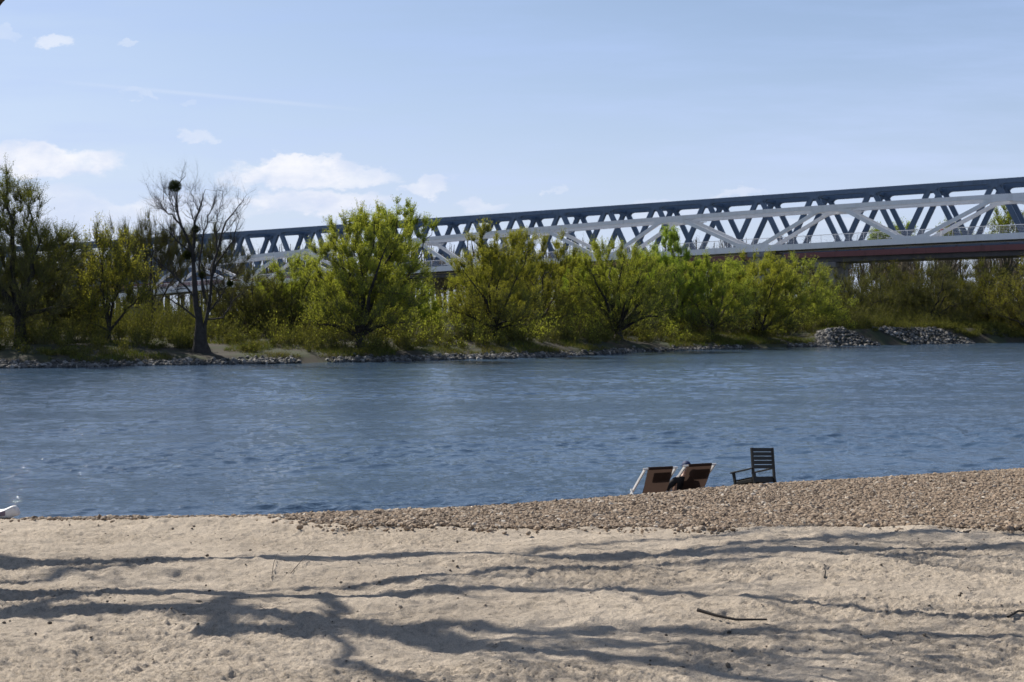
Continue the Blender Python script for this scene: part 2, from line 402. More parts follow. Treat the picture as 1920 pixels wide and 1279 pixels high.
# ---------------------------------------------------------------- river
m, n, b = mat('river_water'); M['water'] = m
tc = n.new('ShaderNodeTexCoord'); P_ = tc.outputs['Object']
flow = n.mapping(P_, (1, 2.2, 1), (0, 0, R(-22)))
big = n.noise(n.mapping(P_, (.028, .12, 1), (0, 0, R(-24))), 1.0, 5, .6, .6)
w1 = n.noise(flow, .9, 3, .55, .4); w2 = n.noise(flow, 2.6, 4, .6, .5); w3 = n.noise(flow, 8.5, 3, .6, .2)
h = n.m('ADD', n.m('MULTIPLY', w2, .03), n.m('MULTIPLY', w3, .018))
amp = n.smooth(big, .35, .65, .5, 1.3)
h = n.m('MULTIPLY', h, amp)
bp = n.new('ShaderNodeBump'); bp.inputs['Strength'].default_value = 1.0; bp.inputs['Distance'].default_value = 1.0
n.l.new(h, bp.inputs['Height']); n.l.new(bp.outputs[0], b.inputs['Normal'])
b.inputs['Base Color'].default_value = (.050, .088, .145, 1); b.inputs['Roughness'].default_value = .05; b.inputs['IOR'].default_value = 1.33
wc_ = np.concatenate([np.linspace(-40, -.5, 30)[:-1], np.linspace(-.5, .5, 1000), np.linspace(.5, 40, 30)[1:]])
wr_ = np.concatenate([np.linspace(5, 20, 8)[:-1], np.geomspace(20, 200, 1300), np.geomspace(200, 900, 20)[1:]])
rw, yw = np.meshgrid(wc_, wr_); Xw = rw*yw; Yw = yw
ca, sa = math.cos(R(-24)), math.sin(R(-24)); Uf = Xw*ca-Yw*sa; Vf = Xw*sa+Yw*ca
patch = fbm(Uf*.018, Vf*.10, 4, 61, .6); pa = sm(patch, -.28, .25)
cell = np.maximum(.0018*Yw, .001*Yw); 
hw_ = np.zeros_like(Xw)
for lam, am, sd in ((3.4, .045, 70), (1.5, .052, 71), (.78, .055, 72), (.42, .052, 73), (.23, .032, 74)):
    th = (.5, -.3, .2, -.5, .1)[sd-70]; c1, s1 = math.cos(th), math.sin(th)
    u1 = (Xw*c1-Yw*s1)/lam; v1 = (Xw*s1+Yw*c1)/lam
    fade = sm(lam/cell, 2.0, 5)
    q_ = vnoise(u1*.75, v1*1.35, sd); q_ = q_-1.0*np.abs(vnoise(u1*.8+7, v1*1.4+3, sd+9))
    hw_ += am*fade*q_*(.45+.85*pa if lam < 2 else .8)
hw_ *= (np.abs(rw) < .52)*sm(.52-np.abs(rw), 0, .02)*sm(Yw, 20, 21)*sm(200-Yw, 0, 10)
ii = (np.arange(Xw.shape[0]-1)[:, None]*Xw.shape[1]+np.arange(Xw.shape[1]-1)[None, :]).ravel(); nw = Xw.shape[1]
o = mesh_np('water', np.stack([Xw.ravel(), Yw.ravel(), hw_.ravel()], 1), np.stack([ii, ii+1, ii+nw+1, ii+nw], 1), M['water'], smooth=True); tag(o, kind='structure')

# ---------------------------------------------------------------- far bank
SX = np.array([-900, -300, -100, -37.4, -20, 0, 7, 13.4, 30, 43, 72, 110, 300, 900.]); SY = np.array([-60, 20, 72, 93.6, 101.7, 114, 122, 134, 151, 161, 180, 200, 290, 560.])
def shore(x): return np.interp(x, SX, SY)+.9*vnoise(np.asarray(x)*.22, np.asarray(x)*0, 7)+.4*vnoise(np.asarray(x)*.9, np.asarray(x)*0, 17)
def far_z(x, y):
    s = (y-shore(x))*.85
    steep = sm(x, 36, 41)*sm(76-x, 0, 8)      # stone-faced bank below the bridge
    a = np.interp(s, [-12, -3, 0, 1.8, 7, 25, 80], [-2, -1, -.05, .62, 1.4, 1.9, 2.2])
    c = np.interp(s, [-12, -3, 0, 3.2, 7, 25, 80], [-2, -1.2, -.05, 2.0, 2.1, 2.2, 2.3])
    return a*(1-steep)+c*steep+.25*fbm(x*.15, y*.15, 3, 5)*sm(s, 1, 5)+.05*fbm(x*1.2, y*1.2, 2, 9)
gx = np.concatenate([np.linspace(-1500, -90, 30)[:-1], np.linspace(-90, 120, 420), np.linspace(120, 1500, 30)[1:]])
gs = np.concatenate([np.linspace(-14, 26, 90), np.linspace(26, 120, 40)[1:], np.geomspace(120, 4000, 30)[1:]])
Xf, Sf = np.meshgrid(gx, gs); Yf = shore(Xf)+Sf; Zf = far_z(Xf, Yf)
nr2, nc2 = Xf.shape; ii = (np.arange(nr2-1)[:, None]*nc2+np.arange(nc2-1)[None, :]).ravel()
m, n, b = mat('bank_soil'); tc = n.new('ShaderNodeTexCoord'); P_ = tc.outputs['Object']
f1 = n.noise(P_, .35, 5, .65); f2 = n.noise(P_, 2.5, 5, .6)
c = n.mix(n.smooth(f1, .42, .58), (.036, .029, .019, 1), (.034, .044, .014, 1)); c = n.mix(n.m('MULTIPLY', n.smooth(f2, .45, .7), .6), c, (.052, .044, .028, 1))
n.l.new(c, b.inputs['Base Color']); b.inputs['Roughness'].default_value = .95
o = mesh_np('far_bank_ground', np.stack([Xf.ravel(), Yf.ravel(), Zf.ravel()], 1), np.stack([ii, ii+1, ii+nc2+1, ii+nc2], 1), m, smooth=True); tag(o, kind='structure')
def img(px, D): return (px-960)/F*D
# riprap
rs = np.random.RandomState(8)
n_ = 15000; x = np.where(rs.rand(n_) < .62, rs.uniform(-50, 40, n_), rs.uniform(-8, 85, n_)); s = np.abs(rs.normal(.0, .42, n_))
s = np.where((x > 38), rs.uniform(-.4, 3.7, n_), s)
smax = np.interp(x, [37, 38.5, 42, 47, 47.01, 49, 57, 63, 63.1], [0, 3.6, 3.8, .2, 3.6, 3.9, 3.8, .2, -9]); smin = np.interp(x, [46.9, 47.0, 52.5, 52.6], [-9, 3.4, -.3, -9])
pile = (x > 37) & (s < smax) & (s > smin)
keep = np.where(x > 37, pile, (vnoise(x*.25, s*0, 13)+rs.uniform(-.25, .25, n_) > -.2) & ~((x > 14) & (rs.rand(n_) < .8)))
x, s = x[keep], s[keep]
y = shore(x)+s/.85; S = np.abs(rs.normal(.10, .05, len(x)))+.05+.08*(x > 38)
P = np.stack([x, y, far_z(x, y)+S*.35], 1); V, Fi = stones(P, S, rs, .75, .25)
o = mesh_np('riprap', V, Fi, M['rock']); tag(o, 'grey quarry stones heaped along the far waterline', 'stones', kind='stuff')
# grass tufts on the bank
def blades(P, L, rs, wdt=.05, lean=.5):
    n = len(P); a = rs.uniform(0, 2*np.pi, n); d = np.stack([np.cos(a), np.sin(a), 0*a], 1)
    tip = P+np.stack([rs.normal(0, lean, n)*L, rs.normal(0, lean, n)*L, L], 1)
    V = np.stack([P-d*wdt/2, P+d*wdt/2, tip], 1).reshape(-1, 3)
    return V, np.arange(3*n).reshape(-1, 3)
n_ = 110000; x = rs.uniform(-52, 95, n_); s = 1.1+rs.exponential(6, n_); y = shore(x)+s/.85
g = vnoise(x*.3, y*.3, 21)+.5*vnoise(x*1.2, y*1.2, 22); k = g > -.05; x, y, g = x[k], y[k], g[k]
steep = (x > 38); k = ~steep | (y-shore(x) > 4.2); x, y, g = x[k], y[k], g[k]
P = np.stack([x, y, far_z(x, y)-.03], 1); V, Fi = blades(P, rs.uniform(.12, .42, len(x))*(1+1.2*np.clip(g, 0, 1)), rs, .05)
o = mesh_np('grass', V, Fi, M['grass']); tag(o, 'short green and straw grass on the far bank under the trees', 'grass', kind='stuff')

# ---------------------------------------------------------------- bridges
DIR = np.array([-.871, .491, 0]); DIR /= np.linalg.norm(DIR); NRM = np.array([DIR[1], -DIR[0], 0])   # away from camera
A0 = np.array([88., 220., 0.])
def line_t(px, off):
    """distance along the bridge where photo column px meets the plane at offset off"""
    A = A0+NRM*off; r = (px-960)/F
    return (r*A[1]-A[0])/(DIR[0]-r*DIR[1])
def fitz(pts, off, deg):
    t = []; h = []
    for px, py in pts:
        tt = line_t(px, off); Zd = (A0+NRM*off+DIR*tt)[1]; t.append(tt); h.append(EYE+(HOR-py)*Zd/F)
    return np.poly1d(np.polyfit(t, h, deg))
BO, WO = 0.0, -20.0
zb_top = fitz([(1920, 333), (1440, 364), (960, 399), (480, 433), (125, 456)], BO, 2)
zb_bot = fitz([(1920, 458), (1493, 475), (310, 530)], BO, 2)
zw_bot = fitz([(1920, 449), (1440, 470), (1280, 479), (960, 500), (855, 508), (550, 531), (400, 542), (260, 555)], WO, 2)
zw_top = fitz([(1920, 359), (1440, 397), (1200, 411), (960, 427), (480, 477), (275, 502)], WO, 2)
def clampf(p, lo, hi): return lambda t: float(p(min(max(t, lo), hi)))
zb_top = clampf(zb_top, -30, 245); zb_bot = clampf(zb_bot, -30, 245); zw_bot = clampf(zw_bot, -20, 215); zw_top = clampf(zw_top, -20, 215)
def W(t, z, off): p = A0+DIR*t+NRM*off; return np.array([p[0], p[1], z])
def plate(mb, poly, off, th):
    """poly in (t,z) on the truss plane, thickness along the normal"""
    mb.prism(np.array([W(t, z, off-th/2) for t, z in poly]), np.array([W(t, z, off+th/2) for t, z in poly]))
def strip(mb, t0, t1, ztop, zbot, off, th, step=5.3):
    """long chord following the vertical curve; ztop/zbot are functions of t"""
    k = max(2, int(abs(t1-t0)/step)+1); ts = np.linspace(t0, t1, k)
    V = []
    for t in ts:
        for o_, z_ in ((-th/2, ztop(t)), (th/2, ztop(t)), (th/2, zbot(t)), (-th/2, zbot(t))): V.append(W(t, z_, off+o_))
    V = np.array(V); i = np.arange(k-1)[:, None]*4; j = np.arange(4)[None, :]; j2 = (j+1) % 4
    b0 = mb.n; mb.add(V, np.stack([i+j, i+j2, i+4+j2, i+4+j], -1).reshape(-1, 4))
    mb.F[4].append(np.array([[0, 1, 2, 3], [4*k-1, 4*k-2, 4*k-3, 4*k-4]])+b0)
def diag(mb, t0, z0, t1, z1, off, wd, th):
    d = np.array([t1-t0, z1-z0]); d /= np.linalg.norm(d); q = np.array([-d[1], d[0]])*wd/2
    plate(mb, [(t0-q[0], z0-q[1]), (t1-q[0], z1-q[1]), (t1+q[0], z1+q[1]), (t0+q[0], z0+q[1])], off, th)
def fillet(mb, c, p0, p1, off, th, r=.5, k=5):
    """concave web plate at corner c between directions c->p0 and c->p1"""
    c = np.array(c, float); a = np.array(p0, float); b_ = np.array(p1, float)
    pts = [tuple(c)]
    for i in range(k+1):
        s_ = i/k; p = (1-s_)**2*a+2*s_*(1-s_)*(c*.72+(a+b_)/2*.28)+s_*s_*b_; pts.append(tuple(p))
    plate(mb, pts, off, th)

# --- blue railway truss
blue = empty('truss_bridge', tuple(W(0, 2, BO)))
tag(blue, 'dark blue steel lattice railway bridge with a red edge girder', 'bridge')
def bpart(name, mb, mt, root): o = mb.build(name, mt, None); o.parent = root; o.matrix_parent_inverse = Matrix.Translation(-Vector(root.location)); return o
P0 = 10.6; tn0 = line_t(1527, BO)
BW = 9.0
NN = range(-12, 24)
for side, off in (('near', BO), ('far', BO+BW)):
    mb = MB()
    tA, tB = tn0+NN[0]*P0, tn0+NN[-1]*P0
    strip(mb, tA, tB, zb_top, lambda t: zb_top(t)-.85, off, .95); bpart('top_chord', mb, M['blue'], blue)
    mb = MB(); strip(mb, tA, tB, lambda t: zb_bot(t)+.95, lambda t: zb_bot(t)+.25, off, .9); bpart('bottom_chord', mb, M['blue'], blue)
    for k in NN[:-1]:
        t0 = tn0+k*P0; tm = t0+P0/2; t1 = t0+P0
        ins = .02 if side == 'near' else .015
        for (ta, tb) in ((t0, tm), (t1, tm)):
            mb = MB(); za, zb = zb_top(ta)-.7, zb_bot(tb)+.8
            sg = 1 if tb > ta else -1
            diag(mb, ta+sg*.35, za, tb-sg*.3, zb, off, .88, .8-ins)
            # flared gusset into the top chord
            ux = sg*.35+sg*.5
            zt = zb_top(ta)-.8
            fillet(mb, (ta+sg*.55, zt), (ta+sg*1.8, zt-.02), (ta+sg*1.25, zt-1.2), off, .80-ins)
            bpart('diagonal', mb, M['blue'], blue)
        mb = MB(); zt = zb_top(t0)-.82; plate(mb, [(t0-1.2, zt), (t0+1.2, zt), (t0+.5, zt-.6), (t0-.5, zt-.6)], off, .93)
        bpart('gusset', mb, M['blue'], blue)
# cross members between the planes
for k in NN[:-1]:
    t0 = tn0+k*P0; mb = MB(); mb.beam(W(t0, zb_top(t0)-.6, BO+.5), W(t0, zb_top(t0)-.6, BO+BW-.5), .6, .6); bpart('cross_beam', mb, M['blue'], blue)
mb = MB(); strip(mb, tA, tB, zb_bot, lambda t: zb_bot(t)-1.0, BO-1.0, .4); bpart('edge_girder', mb, M['red'], blue)
mb = MB(); strip(mb, tA, tB, zb_bot, lambda t: zb_bot(t)-1.0, BO+BW+1.0, .4); bpart('edge_girder', mb, M['red'], blue)
mb = MB(); strip(mb, tA, tB, lambda t: zb_bot(t)-.35, lambda t: zb_bot(t)-1.9, BO+BW/2, BW+1.2); bpart('deck', mb, M['deck'], blue)
mb = MB()
for k in range(-30, 60):
    t = tn0+k*P0/2.5; mb.box(W(t, zb_bot(t)+.13, BO-.4), (.35, .35, .24))
bpart('bearing_blocks', mb, M['deck'], blue)
def pier(root, px, off, wd, ztop, ln):
    t = line_t(px, off); mb = MB(); c = W(t, 0, off+wd/2); z1 = ztop(t)
    rot = np.array([[DIR[0], NRM[0], 0], [DIR[1], NRM[1], 0], [0, 0, 1]])
    g = 0.5; mb.box(np.array([c[0], c[1], (g+z1-.8)/2]), (ln, wd+1, z1-.8-g), rot)
    mb.box(np.array([c[0], c[1], z1-.45]), (ln+.8, wd+2.2, .9), rot)
    bpart('pier', mb, M['concrete'], root)
for px in (1547, 660, 60): pier(blue, px, BO, BW, lambda t: zb_bot(t)-1.92, 3.6)
pier(blue, 3400, BO, BW, lambda t: zb_bot(t)-1.92, 3.6)

# --- white road truss
white = empty('truss_bridge', tuple(W(0, 2, WO)))
tag(white, 'white steel truss bridge with long shallow diagonals and a handrail', 'bridge')
WW = 6.5
ups = [line_t(p, WO) for p in (2240, 1887, 1559, 1260, 1007, 770, 539, 352)]
lows = [line_t(p, WO) for p in (2070, 1706, 1408, 1133, 862, 640, 445, 262)]
tR, tL = line_t(2240, WO)-30, line_t(225, WO)
CH = .74
for side, off in (('near', WO), ('far', WO+WW)):
    mb = MB(); strip(mb, ups[0]-14, ups[-1]+4, zw_top, lambda t: zw_top(t)-CH, off, .7); bpart('top_chord', mb, M['white'], white)
    mb = MB(); strip(mb, tR, tL, lambda t: zw_bot(t)+1.02, zw_bot, off, .8); bpart('bottom_chord', mb, M['white'], white)
    for i in range(len(ups)):
        tu, tl = ups[i], lows[i]
        pairs = [(tu, tl)]
        if i: pairs.append((tu, lows[i-1]))
        for a, c in pairs:
            mb = MB(); sg = 1 if c > a else -1; L = abs(c-a)
            za, zc = zw_top(a)-CH, zw_bot(c)+1.1
            # the member starts off-node where the gusset begins
            diag(mb, a+sg*1.6, za+.15, c-sg*1.6, zc-.15, off, .64, .5)
            sl_ = (zc-za)/(abs(c-a)-3.2)
            # webs at both ends, concave
            fillet(mb, (a+sg*1.6, za+.02), (a+sg*4.2, za+.0), (a+sg*4.0, za+sl_*2.4-.2), off, .58)
            fillet(mb, (c-sg*1.6, zc-.02), (c-sg*3.8, zc), (c-sg*3.6, zc-sl_*2.0+.2), off, .58)
            bpart('diagonal', mb, M['white'], white)
        mb = MB(); zt = zw_top(tu)-CH+.03
        plate(mb, [(tu-2.9, zt), (tu+2.9, zt), (tu+2.2, zt-.62), (tu+.9, zt-.42), (tu-.9, zt-.42), (tu-2.2, zt-.62)], off, .64); bpart('gusset', mb, M['white'], white)
        mb = MB(); zt = zw_bot(tl)+.99
        plate(mb, [(tl-2.7, zt), (tl+2.7, zt), (tl+2.0, zt+.6), (tl+.9, zt+.35), (tl-.9, zt+.35), (tl-2.0, zt+.6)][::-1], off, .66); bpart('gusset', mb, M['white'], white)
for t in ups:
    mb = MB(); mb.beam(W(t, zw_top(t)-.5, WO+.4), W(t, zw_top(t)-.5, WO+WW-.4), .5, .5); bpart('cross_beam', mb, M['white'], white)
mb = MB(); strip(mb, tR, tL, lambda t: zw_bot(t)+.75, lambda t: zw_bot(t)+.12, WO+WW/2, WW-.9); bpart('deck', mb, M['deck'], white)
mb = MB()
RO = WO-1.3
strip(mb, tR, tL, lambda t: zw_bot(t)+2.45, lambda t: zw_bot(t)+2.33, RO+3.0, .12)
for hh in (1.35, 1.6, 1.85, 2.1): strip(mb, tR, tL, lambda t: zw_bot(t)+hh+.03, lambda t: zw_bot(t)+hh, RO+3.0, .03)
for k in range(int((tL-tR)/2.4)):
    t = tR+k*2.4; mb.beam(W(t, zw_bot(t)+1.0, RO+3.0), W(t, zw_bot(t)+2.35, RO+3.0), .06, .06, up=tuple(NRM))
bpart('railing', mb, M['white'], white)
for px in (1425, 660, 245): pier(white, px, WO, WW, lambda t: zw_bot(t)-.05, 3.0)
# red and white signal board fixed on the deck edge
t = line_t(1765, WO+1.7); z = zw_bot(t)+1.1; zp = W(t, z, WO+1.7)
mk = empty('marker_post', tuple(zp)); tag(mk, 'slim red and white marker post standing at the railing of the white bridge', 'post')
mb = MB(); mb.box(np.array([0, 0, .5]), (.3, .12, 1.0)); mb.build('lower_board', M['white'], mk)
M['signal_red'] = simple('signal_red', (.45, .05, .06), .5, .1)
mb = MB(); mb.box(np.array([0, 0, 1.2]), (.5, .14, .4)); mb.build('red_band', M['signal_red'], mk)
mb = MB(); mb.box(np.array([0, 0, 1.55]), (.3, .12, .3)); mb.box(np.array([0, 0, 1.75]), (.1, .1, .1)); mb.build('post_head', M['white'], mk)

# ---------------------------------------------------------------- trees
def leaves_np(C, D, L, Wd, rs):
    n = len(C); D = D/(np.linalg.norm(D, axis=1, keepdims=True)+1e-9)
    q = rs.normal(size=(n, 3)); S_ = np.cross(D, q); S_ /= (np.linalg.norm(S_, axis=1, keepdims=True)+1e-9)
    l = (L*rs.uniform(.6, 1.3, n))[:, None]; w_ = (Wd*rs.uniform(.7, 1.3, n))[:, None]
    V = np.stack([C-D*l/2, C+S_*w_/2, C+D*l/2, C-S_*w_/2], 1).reshape(-1, 3)
    return V, np.arange(4*n).reshape(-1, 4)
def grow(seed, lobes, fork=1.2, trunk_r=.28, limbs=6, ncl=140, twigs=12, tl=1.1, nleaf=9000, leaf=(.17, .07), up=.5, droop=.0, outb=.45, bare=0, wob=1.0, leafz=0.0):
    """returns (wood V,F), (twig V,F), (leaf V,F); lobes: (cx,cy,cz,rx,ry,rz) local metres"""
    rs = np.random.RandomState(seed); wood = MB()
    lo = np.array(lobes, float); vol = lo[:, 3]*lo[:, 4]*lo[:, 5]; pr = vol/vol.sum()
    k = rs.choice(len(lo), ncl, p=pr); d = rs.normal(size=(ncl, 3)); d /= np.linalg.norm(d, axis=1, keepdims=True)
    C = lo[k, :3]+d*lo[k, 3:]*(rs.uniform(.03, 1, (ncl, 1))**outb); C = C[C[:, 2] > .5]
    fk = np.array([rs.uniform(-.2, .2), rs.uniform(-.2, .2), fork])
    tp = np.array([[0, 0, -.4], [0, 0, .15], fk*.55, fk]); tr = np.array([1.55, 1.25, .95, .85])*trunk_r
    wood.tube(tp, tr, 9)
    NP = [fk]; NR = [trunk_r*.6]
    # main limbs to well spread far targets
    T = [C[np.argmax(C[:, 2])]]
    for _ in range(limbs-1):
        dd = np.min([np.linalg.norm((C-t)*[1, 1, .7], axis=1) for t in T], axis=0)+.35*np.linalg.norm(C-fk, axis=1); T.append(C[np.argmax(dd)])
    for i, t in enumerate(T):
        n = 9; s_ = np.linspace(0, 1, n)[:, None]; mid = fk*.5+t*.5+np.array([0, 0, .12*np.linalg.norm(t-fk)*(1 if droop <= 0 else 1.8)])
        mid[:2] += (t-fk)[:2]*rs.uniform(-.15, .12)
        p = (1-s_)**2*fk+2*s_*(1-s_)*mid+s_*s_*t
        jt = rs.normal(0, .05*wob, (n, 3))*np.linalg.norm(t-fk)*.4; jt[0] = 0; p = p+jt*np.minimum(1, s_*3)
        r_ = trunk_r*.62*(1-s_[:, 0])**1.1*rs.uniform(.75, 1.1)+.02
        wood.tube(p, r_, 6)
        for q, rr_ in zip(p[1:], r_[1:]): NP.append(q); NR.append(rr_)
    order = np.argsort(np.linalg.norm(C-fk, axis=1)); tips = []; tdir = []
    NPa = np.array(NP); NRa = np.array(NR)
    for ci in order:
        c = C[ci]; dv = c-NPa; dist = np.linalg.norm(dv, axis=1); cost = dist+np.where(dv[:, 2] < 0, -dv[:, 2]*(1.2 if droop <= 0 else .3), 0)-.6*NRa
        j = int(np.argmin(cost)); a = NPa[j]; L = dist[j]
        if L < .05: tips.append((a, c, c)); continue
        n = 5; s_ = np.linspace(0, 1, n)[:, None]; mid = (a+c)/2+np.array([0, 0, (.18 if up > 0 else -.05)*L])+rs.normal(0, .08*L, 3)
        if droop > 0: mid[2] += .2*L
        p = (1-s_)**2*a+2*s_*(1-s_)*mid+s_*s_*c
        r0 = min(NRa[j]*.75, .022+.016*L); r_ = r0*(1-s_[:, 0])+.011*s_[:, 0]+.004
        wood.tube(p, r_, 4)
        NPa = np.vstack([NPa, p[1:]]); NRa = np.concatenate([NRa, r_[1:]]); tips.append((p[2], c, p[3]))
    # twigs
    tips_a = np.array([t[0] for t in tips]); tips_c = np.array([t[1] for t in tips]); nt = len(tips)*twigs
    id_ = np.repeat(np.arange(len(tips)), twigs); s_ = rs.uniform(0, 1, nt)[:, None]
    st = tips_a[id_]*(1-s_)+tips_c[id_]*s_
    ax = st-np.array([0, 0, fork]); ax[:, 2] *= .5; ax /= (np.linalg.norm(ax, axis=1, keepdims=True)+.01)
    dr = ax*.6+np.array([0, 0, up])+rs.normal(0, .42, (nt, 3)); dr /= np.linalg.norm(dr, axis=1, keepdims=True)
    ln = tl*rs.uniform(.4, 1.25, nt)[:, None]
    p1 = st+dr*ln*.5+rs.normal(0, .03, (nt, 3)); p2 = p1+dr*ln*.5+np.array([0, 0, .12-droop])*ln+rs.normal(0, .05, (nt, 3))
    r_ = np.array([.017, .012, .005])
    def tri(P0_, P1_, ra, rb):
        n = len(P0_); d_ = P1_-P0_; q = np.cross(d_, rs.normal(size=(n, 3))); q /= (np.linalg.norm(q, axis=1, keepdims=True)+1e-9); q2 = np.cross(d_, q); q2 /= (np.linalg.norm(q2, axis=1, keepdims=True)+1e-9)
        V = []
        for k_ in range(3):
            a_ = k_*2*np.pi/3; o_ = math.cos(a_)*q+math.sin(a_)*q2; V.append(P0_+o_*ra); 
        for k_ in range(3):
            a_ = k_*2*np.pi/3; o_ = math.cos(a_)*q+math.sin(a_)*q2; V.append(P1_+o_*rb)
        V = np.stack(V, 1).reshape(-1, 3); b0 = np.arange(n)[:, None]*6
        F_ = np.stack([np.concatenate([b0+k_, b0+(k_+1) % 3, b0+3+(k_+1) % 3, b0+3+k_], 1) for k_ in range(3)], 1).reshape(-1, 4)
        return V, F_
    tw = MB(); tw.add(*tri(st, p1, r_[0], r_[1])); tw.add(*tri(p1, p2, r_[1], r_[2]))
    lf = None
    if nleaf:
        pw = np.clip(.15+(st[:, 2]-leafz)/max(1, C[:, 2].max()-leafz), .06, 1)**1.2 if leafz else np.ones(nt)
        cw = rs.uniform(.25, 1, len(tips))[id_]; pw = pw*cw; pw /= pw.sum()
        j = rs.choice(nt, nleaf, p=pw); s_ = rs.uniform(.1, 1.05, nleaf)[:, None]
        c = np.where(s_ < .5, st[j]+(p1[j]-st[j])*s_*2, p1[j]+(p2[j]-p1[j])*(s_*2-1))+rs.normal(0, .07, (nleaf, 3))
        lf = leaves_np(c, dr[j]+rs.normal(0, .6, (nleaf, 3)), leaf[0], leaf[1], rs)
    return wood, tw, lf
def plant(name, loc, label, cat, g, bark, twigm, leafm, group=None, rz=0):
    root = empty(name, loc, rz); tag(root, label, cat, group)
    wood, tw, lf = g
    wood.build('trunk', M[bark], root, smooth=True)
    tw.build('twigs', M[twigm], root)
    if lf is not None: mesh_np('crown', lf[0], lf[1], M[leafm], root)
    return root
def at(px, D): x = img(px, D); return (x, D, float(far_z(np.array(x), np.array(D)))-.05)
WIL = 'trees along the far river bank'
